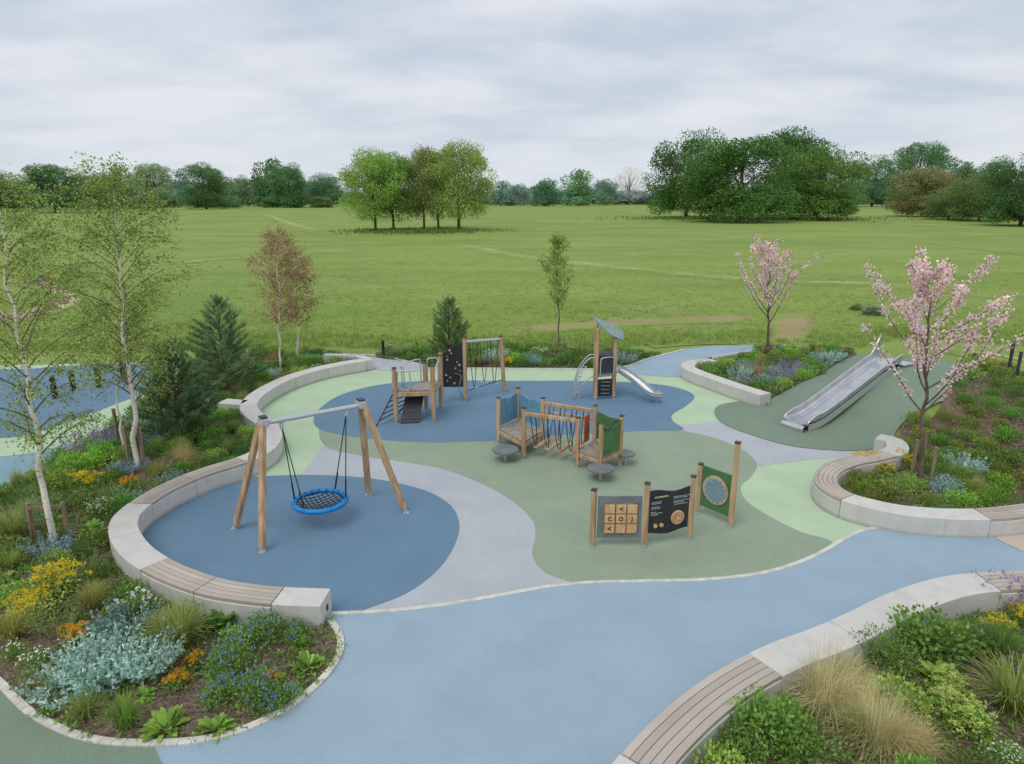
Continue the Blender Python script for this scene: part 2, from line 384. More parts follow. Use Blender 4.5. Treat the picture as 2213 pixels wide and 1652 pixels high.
def atz(l, z=.42): return [Vector((p.x, p.y, 0)) for p in (G(a, b, z) for a, b in l)]

# playground floor, layer over layer
W = atz(benchA)
base = W[:][0:27]+[G(860, 790), G(950, 797), G(1050, 797), G(1200, 798), G(1335, 798), G(1400, 790), G(1460, 786)]+[GM(1500, 800), GM(1570, 826), GM(1660, 858), GM(1760, 850), GM(1850, 900), GM(1930, 945)]+atz(benchC)[2:12]+[G(2000, 1200), G(1600, 1300), G(1200, 1340), G(800, 1370)]
region('soft_play_surface', None, M['lgreen'], 0.0, True, base)
region('soft_play_surface', [(705, 962), (780, 965), (960, 990), (1080, 1030), (1200, 1100), (1240, 1200), (1290, 1270), (1260, 1340), (900, 1370), (700, 1370), (640, 1200), (600, 1060), (660, 1015)], M['lilac'], .004)
region('soft_play_surface', [(1400, 905), (1475, 918), (1530, 913), (1545, 912), (1640, 925), (1800, 950), (1885, 960), (1930, 978), (1850, 992), (1800, 990), (1720, 997), (1640, 1008), (1580, 1015), (1500, 1000), (1420, 950)], M['lilac'], .004, True)
region('soft_play_surface', [(690, 925), (720, 900), (1000, 880), (1400, 900), (1475, 930), (1540, 946), (1600, 970), (1634, 1000), (1625, 1028), (1601, 1052), (1612, 1082), (1660, 1115), (1730, 1150), (1800, 1174), (1790, 1230), (1600, 1300), (1300, 1300), (1245, 1264), (1178, 1237), (1151, 1200), (1157, 1160), (1150, 1125), (1110, 1085), (1040, 1045), (960, 1015), (880, 1000), (780, 985), (705, 966)], M['sage'], .008)
region('soft_play_surface', [(678, 912), (690, 885), (740, 853), (830, 831), (950, 823), (1100, 824), (1250, 824), (1380, 828), (1460, 838), (1500, 856), (1483, 877), (1453, 896), (1455, 912), (1475, 930), (1400, 932), (1300, 937), (1200, 942), (1050, 954), (920, 957), (820, 951), (740, 941), (695, 930)], M['blue_d'], .012)
region('soft_play_surface', [(775, 1324), (880, 1282), (950, 1228), (985, 1172), (992, 1130), (975, 1095), (935, 1068), (880, 1050), (800, 1035), (700, 1028), (600, 1029), (520, 1035), (400, 1045), (310, 1090), (275, 1150), (330, 1220), (450, 1270), (650, 1290), (700, 1370)], M['blue_d'], .012)
region('mound_surface', [(1545, 897), (1552, 878), (1600, 868), (1665, 862), (1740, 822), (1800, 792), (1850, 768), (1905, 772), (1960, 778), (2030, 792), (2120, 812), (2100, 840), (2030, 870), (1965, 905), (1935, 935), (1928, 965), (1860, 975), (1780, 973), (1700, 963), (1620, 940), (1565, 918)], M['sage_d'], .018, True)
pm = [G(*p) for p in kerb_mid[1:]]
region('path', None, M['blue_l'], .024, False, [G(690, 1331)]+pm+[G(2060, 1135), G(2300, 1100), G(2500, 1120), G(2500, 1300)]+list(reversed(atz(benchD)[1:14]))+[G(1300, 1900), G(600, 1900), G(-100, 1900), G(-400, 1500)]+[G(*p) for p in kerb_left[1:-2]]+[G(690, 1360)])
region('beige_pavement', [(2150, 1158), (2250, 1130), (2450, 1130), (2450, 1290), (2290, 1240), (2213, 1197)], M['beige'], .032)
region('green_pavement', [(-400, 1480), (-60, 1440), (0, 1490), (60, 1550), (130, 1590), (210, 1610), (320, 1612), (352, 1655), (420, 1760), (450, 1900), (-300, 1900)], M['sage_d'], .029)
region('path', [(1320, 797), (1400, 776), (1480, 755), (1560, 748), (1680, 747), (1760, 750), (1755, 757), (1640, 760), (1550, 771), (1490, 783), (1480, 800), (1500, 815), (1400, 812)], M['blue_l'], -.003+.012)
region('path', [(690, 768), (760, 769), (830, 774), (890, 786), (935, 797), (900, 803), (840, 802), (790, 795), (780, 785), (730, 776)], M['lilac'], .009)
region('soft_play_surface', [(-400, 790), (0, 795), (340, 788), (348, 850), (245, 925), (120, 990), (0, 1065), (-300, 1220), (-500, 1100)], M['blue_m'], .002)
region('soft_play_surface', [(-400, 780), (0, 790), (335, 788), (345, 862), (240, 922), (120, 968), (0, 988), (-300, 1010)], M['lgreen'], .008)
region('soft_play_surface', [(-400, 780), (0, 798), (150, 792), (335, 790), (340, 835), (240, 878), (150, 912), (60, 940), (0, 948), (-300, 960)], M['blue_d'], .014)

# planting beds
WB = atz(benchB); WC = atz(benchC); WD = atz(benchD)
bedL = [G(*p) for p in kerb_left]+W[1:]+[G(740, 770), G(690, 764), G(600, 760), G(500, 765), G(420, 785), G(350, 845), G(300, 885), G(245, 925), G(120, 990), G(0, 1065), G(-200, 1160), G(-300, 1230)]
beds = {}
beds['L'] = region('planting_bed', None, M['mulch'], .03, False, bedL)
beds['C'] = region('planting_bed', None, M['mulch'], .05, True, WC[3:-1]+[GM(2420, 960), GM(2380, 860), GM(2260, 825), GM(2180, 812), GM(2120, 815), GM(2040, 868), GM(1968, 908), GM(1940, 940)])
beds['S'] = region('planting_bed', None, M['mulch'], .05, True, WB+[GM(1640, 762), GM(1750, 757), GM(1850, 764), GM(1810, 785), GM(1745, 822), GM(1672, 860)])
beds['F'] = region('planting_bed', [(810, 772), (860, 760), (960, 758), (1080, 757), (1210, 755), (1300, 758), (1370, 766), (1430, 765), (1400, 776), (1335, 795), (1200, 797), (1050, 796), (940, 796), (890, 783)], M['mulch'], .02)
beds['D'] = region('planting_bed', None, M['mulch'], .04, False, WD+[G(2500, 1260), G(2700, 1500), G(2500, 1900), G(1300, 1900)])

def kerb(px, w, z0, z1, ln=.32, gap=.006):
    pts, _ = catmull([G(*p) for p in px], False, 12); mb = MB()
    cum = [0]
    for a, b in zip(pts, pts[1:]): cum.append(cum[-1]+(b-a).length)
    def at(s):
        for k in range(len(cum)-1):
            if cum[k+1] >= s: return pts[k].lerp(pts[k+1], (s-cum[k])/max(cum[k+1]-cum[k], 1e-6))
        return pts[-1]
    s = 0
    while s < cum[-1]-ln:
        a, b = at(s), at(s+ln-gap); d = b-a
        mb.box(((a.x+b.x)/2, (a.y+b.y)/2, (z0+z1)/2), (d.length, w*R.uniform(.98, 1.02), z1-z0), math.atan2(d.y, d.x)); s += ln
    o = mb.build('kerb', M['sett'], bevel=.003); tag(o, kind='structure')
kerb(kerb_left, .105, 0, .055, .16, .004); kerb(kerb_mid, .085, .0, .03, .2, .003)
kerb([(-200, 1155), (0, 1065), (120, 990), (245, 925), (300, 888), (340, 850)], .1, 0, .05)
kerb([(690, 765), (750, 767), (830, 772), (885, 784), (935, 797)], .1, 0, .05, .4)
kerb([(1540, 776), (1640, 761), (1750, 757), (1850, 764)], .1, 0, .09, .4)
kerb([(940, 797), (1050, 798), (1200, 799), (1335, 797), (1400, 777), (1480, 757)], .09, 0, .05, .4)

# ------------------------------------------------------------ benches
def bench(label, ctrl, wood, width=.5, h=.42, name='curved_bench', group=None, seg=1.75):
    w = atz(ctrl, h); pts, par = catmull(w, False, 14); cum = [0]
    for a, b in zip(pts, pts[1:]): cum.append(cum[-1]+(b-a).length)
    c = np.array(cum); PX = np.array([(p.x, p.y) for p in pts]); par = np.array(par)
    arc = lambda q: float(np.interp(q, par, c))
    t = thing(name, label, 'bench' if 'bench' in name else 'wall', (float(PX[len(PX)//2][0]), float(PX[len(PX)//2][1]), 0), group)
    br = sorted({0.0, float(c[-1])} | {arc(q) for ab in wood for q in ab})
    def piece(mb, s0, s1, a, b, z0, z1):
        n = max(2, int((s1-s0)/.12)); S = np.linspace(s0, s1, n+1); x = np.interp(S, c, PX[:, 0]); y = np.interp(S, c, PX[:, 1])
        x1 = np.interp(S+.08, c, PX[:, 0])-np.interp(S-.08, c, PX[:, 0]); y1 = np.interp(S+.08, c, PX[:, 1])-np.interp(S-.08, c, PX[:, 1])
        l = np.hypot(x1, y1)+1e-9; nx, ny = -y1/l, x1/l; V = []
        for k in range(n+1):
            for q, z in ((a, z0), (b, z0), (b, z1), (a, z1)): V.append((x[k]+nx[k]*q, y[k]+ny[k]*q, z))
        Fc = [(k*4+j, k*4+(j+1) % 4, k*4+4+(j+1) % 4, k*4+4+j) for k in range(n) for j in range(4)]+[(0, 3, 2, 1), (n*4, n*4+1, n*4+2, n*4+3)]
        mb.add(V, Fc)
    hw = width/2
    for s0, s1 in zip(br, br[1:]):
        mid = (s0+s1)/2; isw = any(arc(a)-.01 <= mid <= arc(b)+.01 for a, b in wood)
        n = max(1, round((s1-s0)/seg))
        for k in range(n):
            a, b = s0+(s1-s0)*k/n+.005, s0+(s1-s0)*(k+1)/n-.005
            mb = MB(); piece(mb, a, b, -hw, hw, 0, h-.06 if isw else h)
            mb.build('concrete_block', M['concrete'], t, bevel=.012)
            if isw:
                sb = MB(); nb = 5; bw = (width-.02)/nb
                for j in range(nb):
                    q = -hw+.01+j*bw; piece(sb, a+.004, b-.004, q+.005, q+bw-.005, h-.05, h+.002)
                sb.build('timber_seat', M['slat'], t)
    return t
ba = bench('long pale concrete bench curling round the blue swing area, with timber slats', benchA, [(1, 5.2), (9.5, 14.3)])
e0, e1 = atz(benchA)[0], atz(benchA)[1]; dd = (e0-e1).normalized(); nn0 = Vector((dd.y, -dd.x, 0)); mb = MB()
mb.box(e0+dd*.004+Vector((0, 0, .22))+nn0*-.03, (.012, .07, .09), math.atan2(dd.y, dd.x)); mb.build('end_plaque', M['dark'], ba, bevel=.003)
bench('pale concrete bench hooking round the near cherry tree bed, timber slats on its bend', benchC, [(2.5, 8), (12.6, 14.6)])
bench('concrete bench in the bottom right corner with two timber slatted panels', benchD, [(.8, 5.2), (11.8, 14)], width=.56)
bench('short concrete bench edging the far cherry bed beside the slide mound', benchB, [])
bench('slim concrete wall curving back behind the far left end of the play area', [(797, 779), (783, 771), (745, 767), (700, 766)], [], width=.3, name='low_wall')
bench('stub of concrete wall joining the long bench near the dark pines', [(480, 866), (500, 868), (528, 870)], [], width=.5, name='low_wall')

# ------------------------------------------------------------ play equipment
def post(t, b, top, w=.11, mat='wood', foot=True, cap=True, capmat='dark'):
    b, top = Vector(b), Vector(top); d = (top-b).normalized(); mb = MB(); mb.bar(b+d*(.07 if foot else 0), top, w)
    o = mb.build('post', M[mat], t, bevel=.012)
    if foot:
        f = MB(); f.bar(b-d*.01, b+d*.10, w*.45, w*.45); f.box((b.x, b.y, .02), (w*.9, w*.9, .012)); f.bar(b+d*.06, b+d*.2, w+.012, .05); f.build('post_foot', M['galv'], o)
    if cap:
        f = MB(); f.bar(top, top+d*.03, w+.012); f.build('post_cap', M[capmat], o, bevel=.006)
    return o
V3 = Vector
c0 = V3((-3.95, 12.93, 0)); t = thing('nest_swing', 'nest swing with round blue basket hanging from a timber A-frame on the blue circle', 'swing', c0)
apL = V3((-4.74, 12.36, 2.33)); apR = V3((-3.13, 13.52, 2.33))
for base, ap in (((567, 1195), apL), ((508, 1143), apL), ((797, 1070), apR), ((878, 1110), apR)):
    b = G(*base); d = (ap-b).normalized(); s = (b-V3((ap.x, ap.y, 0))).normalized()
    mb = MB(); mb.bar(b+d*.1, ap+s*.07, .11); o = mb.build('leg', M['wood'], t, bevel=.014)
    f = MB(); f.bar(b-d*.02, b+d*.16, .05, .09); f.box((b.x, b.y, .02), (.12, .12, .015)); f.build('leg_foot', M['galv'], o)
u = (apR-apL).normalized()
mb = MB(); mb.tube([apL-u*.1, apR+u*.1], .048, 14); mb.build('crossbeam', M['galv'], t, smooth=False)
for ap in (apL, apR):
    mb = MB(); mb.box(ap+V3((0, 0, .02)), (.16, .22, .16), math.atan2(u.y, u.x)); mb.build('bracket', M['galv'], t, bevel=.02)
    mb = MB(); mb.box(ap+V3((0, 0, .12)), (.14, .18, .04), math.atan2(u.y, u.x)); mb.build('bracket_cap', M['dark'], t, bevel=.015)
bc = V3((c0.x, c0.y, .45)); RR = .52
ring = [bc+V3((math.cos(a), math.sin(a), 0))*RR for a in np.linspace(0, 2*math.pi, 61)[:-1]]
mb = MB(); mb.tube(ring, .056, 14, closed=True); rg = mb.build('basket_ring', M['blue_p'], t, smooth=True)
mb = MB()
for k in range(0, 60, 3):
    a = 2*math.pi*k/60; dr = V3((math.cos(a), math.sin(a), 0)); pts = []
    for th in np.linspace(math.radians(100), math.radians(250), 8): pts.append(bc+dr*RR+dr*math.cos(th)*.06+V3((0, 0, math.sin(th)*.06)))
    mb.tube(pts, .006, 5)
mb.build('lacing', M['rope'], rg)
mb = MB(); vv = V3((-u.y, u.x, 0))
for dd in (u, vv):
    nn = V3((-dd.y, dd.x, 0))
    for k in range(-5, 6):
        q = k*.09
        if abs(q) >= RR-.03: continue
        L = math.sqrt(RR*RR-q*q); pts = []
        for s in np.linspace(-L, L, 9): r2 = (s*s+q*q)/RR**2; pts.append(bc+nn*q+dd*s+V3((0, 0, -.12*(1-r2))))
        mb.tube(pts, .011, 5)
mb.build('net_seat', M['rope'], t)
for sgn, fr in ((-1, .17), (1, .83)):
    hang = apL.lerp(apR, fr)-V3((0, 0, .05))
    mb = MB(); mb.tube([hang+V3((0, 0, .1)), hang-V3((0, 0, .12))], .03, 8); mb.box(hang-V3((0, 0, .06)), (.07, .05, .12), math.atan2(u.y, u.x)); mb.build('hanger', M['galv'], t)
    for s2 in (-1, 1):
        tgt = bc+(u*sgn*.8+vv*s2*.55).normalized()*RR
        mb = MB(); mb.tube([hang-V3((0, 0, .1)), tgt+V3((0, 0, .02))], .011, 6)
        m2 = (hang-V3((0, 0, .1))).lerp(tgt, .75); mb.tube([m2, tgt], .018, 6); mb.build('rope', M['rope'], t)

def frame(a, b):
    a, b = V3((a.x, a.y, 0)), V3((b.x, b.y, 0)); u = (b-a).normalized(); n = V3((u.y, -u.x, 0))
    if n.y > 0: n = -n
    return (a, u, n), (b-a).length
def circ(cx, cz, r, n=24, rz=None): return [(cx+r*math.cos(2*math.pi*k/n), cz+(rz or r)*math.sin(2*math.pi*k/n)) for k in range(n)]
def glyph(ch, size, fr, a, bz, d, mat, parent):
    cu = bpy.data.curves.new('mark', 'FONT'); cu.body = ch; cu.size = size; cu.align_x = 'CENTER'; cu.align_y = 'CENTER'; cu.extrude = .002; cu.offset = .002
    ob = bpy.data.objects.new('mark_source', cu); col.objects.link(ob)
    me = bpy.data.meshes.new_from_object(ob); bpy.data.objects.remove(ob)
    o_, u_, n_ = fr; up = V3((0, 0, 1)); rl = rootloc(parent)
    for v in me.vertices:
        c = v.co.copy(); w = o_+u_*(a+c.x)+up*(bz+c.y)+n_*(d+c.z)-rl; v.co = w
    me.materials.clear(); return link('mark', me, mat, parent)
P1, P2, P3 = G(1280, 1182), G(1392, 1182), G(1489, 1165)
t = thing('activity_board', 'pair of play boards on three posts, grey noughts and crosses board and wavy black board', 'play board', (P1+P3)/2)
for p, yt in ((P1, 1060), (P2, 1046), (P3, 1031)): post(t, p, p+V3((0, 0, HZ(p.y, yt))), .095)
fr, L = frame(P1, P2)
z0, z1 = .2, 1.06
mb = MB(); mb.ext(fr, [(.08, z0), (L-.08, z0), (L-.08, z1), (.08, z1)], -.012, .012); gp = mb.build('grey_board', M['panel_s'], t, bevel=.004)
mb = MB(); mb.ext(fr, [(.19, z0+.09), (L-.15, z0+.09), (L-.15, z1-.14), (.19, z1-.14)], .0125, .02); mb.build('backing', M['wood_g'], gp)
cw = (L-.36)/3; chh = (z1-z0-.25)/3; marks = {(1, 2): '<', (0, 1): 'C', (1, 1): 'O', (2, 1): 'J', (0, 0): '<'}
for i in range(3):
    for j in range(3):
        a0 = .2+i*cw; b0 = z0+.1+j*chh; mb = MB(); mb.ext(fr, [(a0+.012, b0+.012), (a0+cw-.012, b0+.012), (a0+cw-.012, b0+chh-.012), (a0+.012, b0+chh-.012)], .022, .05)
        tl = mb.build('tile', M['tile'], gp, bevel=.008)
        if (i, j) in marks: glyph(marks[(i, j)], .115 if marks[(i, j)] != '<' else .15, fr, a0+cw*.5, b0+chh/2, .0535, M['ink'], tl)
fr, L = frame(P2, P3)
top = [(x, 1.12+.035*math.sin(7*x+.5)) for x in np.linspace(L-.07, .07, 16)]; bot = [(x, .25+.035*math.sin(7*x+1.5)) for x in np.linspace(.07, L-.07, 16)]
mb = MB(); mb.ext(fr, bot+top, -.012, .014); bb = mb.build('black_board', M['black'], t, bevel=.003)
mb = MB()
x = .16
for w in (.04, .03, .04, .035, .04, .03, .035): mb.ext(fr, [(x, .99), (x+w, .99), (x+w, 1.02), (x, 1.02)], .0155, .018); x += w+.007
mb.build('heading', M['gold'], bb)
mb = MB()
for k, (x0, x1, z) in enumerate([(.1, .32, .90), (.1, .28, .87), (.1, .25, .80), (.1, .3, .77), (.1, .2, .70), (.1, .3, .67), (.1, .24, .64), (L*.58, L*.92, .96), (L*.58, L*.85, .93), (L*.58, L*.9, .87), (L*.58, L*.8, .84), (L*.6, L*.88, .80)]):
    x = x0
    while x < x1:
        w = R.uniform(.015, .04); mb.ext(fr, [(x, z), (x+w, z), (x+w, z+.01), (x, z+.01)], .0155, .0175); x += w+.01
mb.build('lettering', M['white'], bb)
mb = MB(); mb.ext(fr, circ(L*.68, .53, .145), .016, .05); wh = mb.build('wheel', M['tile'], bb, bevel=.01)
mb = MB()
for r_ in (.105, .06):
    pts = [fr[0]+fr[1]*a+V3((0, 0, b))+fr[2]*.052 for a, b in circ(L*.68, .53, r_, 20)]; mb.tube(pts, .006, 5, closed=True)
mb.build('wheel_groove', M['wood_g'], wh)
mb = MB(); mb.ext(fr, circ(L*.68+.05, .5, .03), .055, .075); mb.build('wheel_knob', M['wood'], wh, bevel=.005)
for a in (.2, .33): mb = MB(); mb.ext(fr, circ(a, .42, .042), .016, .045); mb.build('disc', M['tile'], bb, bevel=.005)
P4, P5 = G(1507, 1110), G(1578, 1140)
t = thing('activity_board', 'green play board with round mesh window between a short and a tall post', 'play board', (P4+P5)/2)
post(t, P4, P4+V3((0, 0, HZ(P4.y, 1004))), .095); post(t, P5, P5+V3((0, 0, HZ(P5.y, 958))), .105)
fr, L = frame(P4, P5); k = .06
zc = .68
mb = MB(); mb.ext(fr, [(k, .22), (L-k, .22), (L-k, 1.12), (k, 1.12)], -.012, .012); gb = mb.build('green_board', M['panel_g'], t, bevel=.004)
rx = min(.27, L*.36)
mb = MB(); mb.ext(fr, circ(L/2, zc, rx+.03, 32, .31), .0135, .035); rg = mb.build('window_ring', M['tile'], gb, bevel=.004)
mb = MB(); mb.ext(fr, circ(L/2, zc, rx, 32, .28), .036, .042); mb.build('backing', M['mesh'], rg)
mb = MB()
for a in np.arange(-rx, rx, .06):
    for b in np.arange(-.27, .27, .06):
        if (a/rx)**2+(b/.27)**2 < .85: mb.ext(fr, circ(L/2+a+(.03 if int(round(b/.06)) % 2 else 0), zc+b, .02, 8), .043, .055)
mb.build('beads', M['panel_b'], rg)

A1, A2, A3, A4 = V3((-.36, 17.5, 0)), V3((.17, 18.3, 0)), V3((.30, 16.4, 0)), V3((.82, 17.3, 0))
B1, B2, B3, B4 = V3((1.62, 15.8, 0)), V3((2.13, 16.6, 0)), V3((2.12, 15.3, 0)), V3((2.70, 15.95, 0))
t = thing('rope_bridge', 'low timber bridge with hanging rope steps between two panelled platforms, centre of the playground', 'play structure', (A3+B2)/2)
for p, h in ((A1, 1.3), (A2, 1.35), (A3, 1.36), (A4, 1.35), (B1, 1.3), (B2, 1.36), (B3, 1.32), (B4, 1.3)): post(t, p, p+V3((0, 0, h)), .095)
def quad_slab(pts, z0, z1, mat, name, t, shrink=0):
    c = sum(pts, V3())/len(pts); k = len(pts); pp = [c+(p-c)*(1-shrink) for p in pts]
    mb = MB(); mb.add([(p.x, p.y, z0) for p in pp]+[(p.x, p.y, z1) for p in pp], [tuple(reversed(range(k))), tuple(range(k, 2*k))]+[(i, (i+1) % k, (i+1) % k+k, i+k) for i in range(k)])
    return mb.build(name, mat, t, bevel=.01)
quad_slab([A1, A3, A4, A2], .40, .46, M['deck'], 'deck', t, .02); quad_slab([B1, B3, B4, B2], .40, .46, M['deck'], 'deck', t, .02)
for q in ((A1, A3), (A1, A2), (A3, A4), (B1, B3), (B3, B4)):
    mb = MB(); mb.bar(q[0]+V3((0, 0, .35)), q[1]+V3((0, 0, .35)), .05, .09); mb.build('deck_beam', M['wood'], t, bevel=.006)
def panel(t, a, b, z0, z1, mat, name='panel', th=.012, inset=.06, wave=0):
    fr, L = frame(a, b)
    topp = [(x, z1+wave*math.sin(9*x)) for x in np.linspace(L-inset, inset, 10)]
    mb = MB(); mb.ext(fr, [(inset, z0), (L-inset, z0)]+topp, -th, th); return mb.build(name, M[mat], t, bevel=.004), fr, L
panel(t, A1, A2, .5, 1.22, 'panel_b', wave=.03); panel(t, A2, A4, .5, 1.2, 'panel_b', wave=.03)
panel(t, B1, B2, .55, 1.25, 'panel_o', inset=.34); panel(t, B3, B4, .46, 1.15, 'panel_g', wave=.03); panel(t, B2, B4, .5, 1.2, 'panel_g', wave=.02)
for a, b in ((A3, B1), (A4, B2)):
    mb = MB(); mb.bar(a+V3((0, 0, 1.22)), b+V3((0, 0, 1.22)), .075, .09); mb.build('rail', M['wood'], t, bevel=.01)
mb = MB(); mb.bar(A4+V3((0, 0, 1.0)), B2+V3((0, 0, 1.0)), .05, .06); mb.build('rail', M['wood'], t, bevel=.01)
n = 4
for k in range(n):
    f = (k+.8)/(n+.6); q, r_ = A3.lerp(B1, f), A4.lerp(B2, f); qi, ri = q.lerp(r_, .2), q.lerp(r_, .8)
    for e, e2 in ((q, qi), (r_, ri)):
        pts, _ = catmull([e+V3((-.06, .02, 1.18)), e.lerp(e2, .55)+V3((-.05, 0, .62)), e2+V3((0, 0, .27)), e.lerp(e2, .55)+V3((.05, 0, .62)), e+V3((.06, -.02, 1.18))], False, 4)
        mb = MB(); mb.tube(pts, .011, 6); mb.build('rope_loop', M['rope'], t)
    mb = MB(); mb.bar(qi.lerp(ri, -.08)+V3((0, 0, .3)), qi.lerp(ri, 1.08)+V3((0, 0, .3)), .14, .045); mb.build('step', M['wood'], t, bevel=.008)
for c, r in ((G(1092, 972, .3), .34), (G(1298, 1012, .3), .32), (G(1352, 980, .3), .24)):
    mb = MB(); mb.cyl((c.x, c.y, .27), r, .05, 28); o = mb.build('step_pad', M['panel_s'], t, bevel=.01)
    mb = MB(); mb.cyl((c.x, c.y, 0), .04, .27, 10); mb.build('pad_leg', M['galv'], o)
mb = MB(); q = B3.lerp(B4, .3); mb.tube([B3+V3((.0, -.06, 1.25)), q+V3((0, -.1, 1.1)), B3.lerp(B4, .6)+V3((0, -.08, 1.27)), B4+V3((0, -.06, 1.2))], .012, 6); mb.build('handle_rope', M['rope'], t)

C1, C2 = G(857, 915), G(938, 912); C3 = V3((C1.x+.75, C1.y+1.15, 0)); C4 = V3((C2.x+.1, C2.y+1.2, 0))
D1, D2, D3 = G(955, 872), G(1006, 868), G(1090, 850)
t = thing('climbing_structure', 'timber climbing structure with low deck, black climbing wall and rope traverse', 'play structure', (C2+D2)/2)
for p, h in ((C1, 1.68), (C2, 1.7), (C3, 1.55), (C4, 1.75), (D1, 1.72), (D2, 2.12)): post(t, p, p+V3((0, 0, h)), .105)
top3 = V3((D3.x-.12, D3.y, 1.98)); post(t, D3, top3, .105)
quad_slab([C1, C2, C4, C3], .93, 1.0, M['deck'], 'deck', t, .03)
for a, b in ((C1, C2), (C2, C4), (C1, C3)):
    mb = MB(); mb.bar(a+V3((0, 0, .88)), b+V3((0, 0, .88)), .06, .12); mb.build('deck_beam', M['wood'], t, bevel=.008)
b0 = C1+V3((-.55, -.35, 0)); b1 = C3+V3((-.85, -.3, 0))
mb = MB()
for a, b in ((b0, C1+V3((-.02, .15, 1.0))), (b1, C3+V3((-.08, -.1, 1.0)))): mb.tube([a, b], .022, 8)
for k in range(1, 6): mb.tube([b0.lerp(C1+V3((-.02, .15, 1.0)), k/6), b1.lerp(C3+V3((-.08, -.1, 1.0)), k/6)], .018, 6)
mb.build('ladder', M['dark'], t)
a, b = C1.lerp(C2, .12), C1.lerp(C2, .62)
mb = MB(); q = [a+V3((0, -.1, .02)), b+V3((0, -.1, .02)), b+V3((.12, .55, .9)), a+V3((.12, .55, .9))]; nn = V3((0, -.02, .02))
mb.add([p for p in q]+[p+nn for p in q], [(0, 1, 2, 3), (7, 6, 5, 4), (0, 4, 5, 1), (1, 5, 6, 2), (2, 6, 7, 3), (3, 7, 4, 0)]); rp = mb.build('ramp', M['black'], t)
mb = MB()
for k in range(5): mb.tube([q[0].lerp(q[3], (k+.5)/5)+nn*1.2, q[1].lerp(q[2], (k+.5)/5)+nn*1.2], .012, 6)
mb.build('ramp_cleat', M['dark'], rp)
def hoop(a, b, z0, z1, name='hoop', r=.02, t=t, mat='galv'):
    pts = [a+V3((0, 0, z0)), a+V3((0, 0, z1-.12)), a.lerp(b, .12)+V3((0, 0, z1-.02)), a.lerp(b, .5)+V3((0, 0, z1)), a.lerp(b, .88)+V3((0, 0, z1-.02)), b+V3((0, 0, z1-.12)), b+V3((0, 0, z0))]
    pts, _ = catmull(pts, False, 5); mb = MB(); mb.tube(pts, r, 8); return mb.build(name, M[mat], t, smooth=True)
hoop(C1.lerp(C2, .08), C1.lerp(C2, .08)+V3((.05, .45, 0)), 1.0, 1.65); hoop(C1.lerp(C3, .3), C1.lerp(C3, .85), 1.0, 1.75); hoop(C3.lerp(C4, .15), C3.lerp(C4, .85), 1.0, 1.7)
hoop(C1+V3((-.05, -.03, 0)), C1.lerp(C2, .4), 1.0, 1.6)
mb = MB(); mb.tube([C2.lerp(C4, .5)+V3((0, 0, 1.55)), D1+V3((0, 0, 1.62))], .03, 8); mb.tube([C2.lerp(C4, .5)+V3((0, 0, 1.55)), C2+V3((0, 0, 1.5))], .03, 8); mb.build('rail', M['galv'], t)
mb = MB(); mb.bar(C4+V3((0, 0, 1.68)), D1+V3((0, 0, 1.6)), .07, .09); mb.build('beam', M['wood'], t, bevel=.01)
fr, L = frame(D1, D2); mb = MB()
mb.ext(fr, [(.06, .55), (L-.06, .5), (L-.06, 2.0), (L*.55, 1.9), (.06, 1.66)], -.012, .012); cw_ = mb.build('climbing_wall', M['black'], t, bevel=.004)
for k in range(12):
    a, z = R.uniform(.12, L-.12), .65+k*.1; mb = MB(); mb.ext(fr, circ(a, z, R.uniform(.026, .04), 7), .013, .05); mb.build('hold', M[R.choice(['galv', 'tile', 'wood_g'])], cw_, bevel=.01)
mb = MB(); pts, _ = catmull([D1.lerp(D2, .6)+V3((0, -.1, 1.0)), D1.lerp(D2, .85)+V3((0, -.16, .9)), D1.lerp(D2, .75)+V3((0, -.2, .5)), D1.lerp(D2, .95)+V3((0, -.1, .12))], False, 5); mb.tube(pts, .015, 6); mb.build('rope', M['wood_g'], t)
mb = MB(); mb.tube([D2+V3((0, 0, 2.0)), top3-V3((0, 0, .1))], .05, 12); mb.build('beam', M['galv'], t)
mb = MB(); mb.tube([D2+V3((0, 0, .35)), D3+V3((0, 0, .5))], .012, 6); mb.build('rope', M['rope'], t)
for k in range(3):
    f = .12+k*.26; a = D2.lerp(D3, f); b = D2.lerp(D3, f+.2); lo = D2.lerp(D3, f+.1)+V3((0, -.02, .42+.12*(k % 2)))
    pts, _ = catmull([a+V3((0, 0, 1.9)), a.lerp(lo, .5)+V3((-.02, 0, .95)), lo, b.lerp(lo, .5)+V3((.02, 0, .95)), b+V3((0, 0, 1.9))], False, 5); mb = MB(); mb.tube(pts, .011, 6); mb.build('rope_loop', M['rope'], t)
    mb = MB(); mb.bar(lo+V3((-.14, 0, 0)), lo+V3((.14, .02, 0)), .05, .03); mb.build('foot_bar', M['galv'], t)

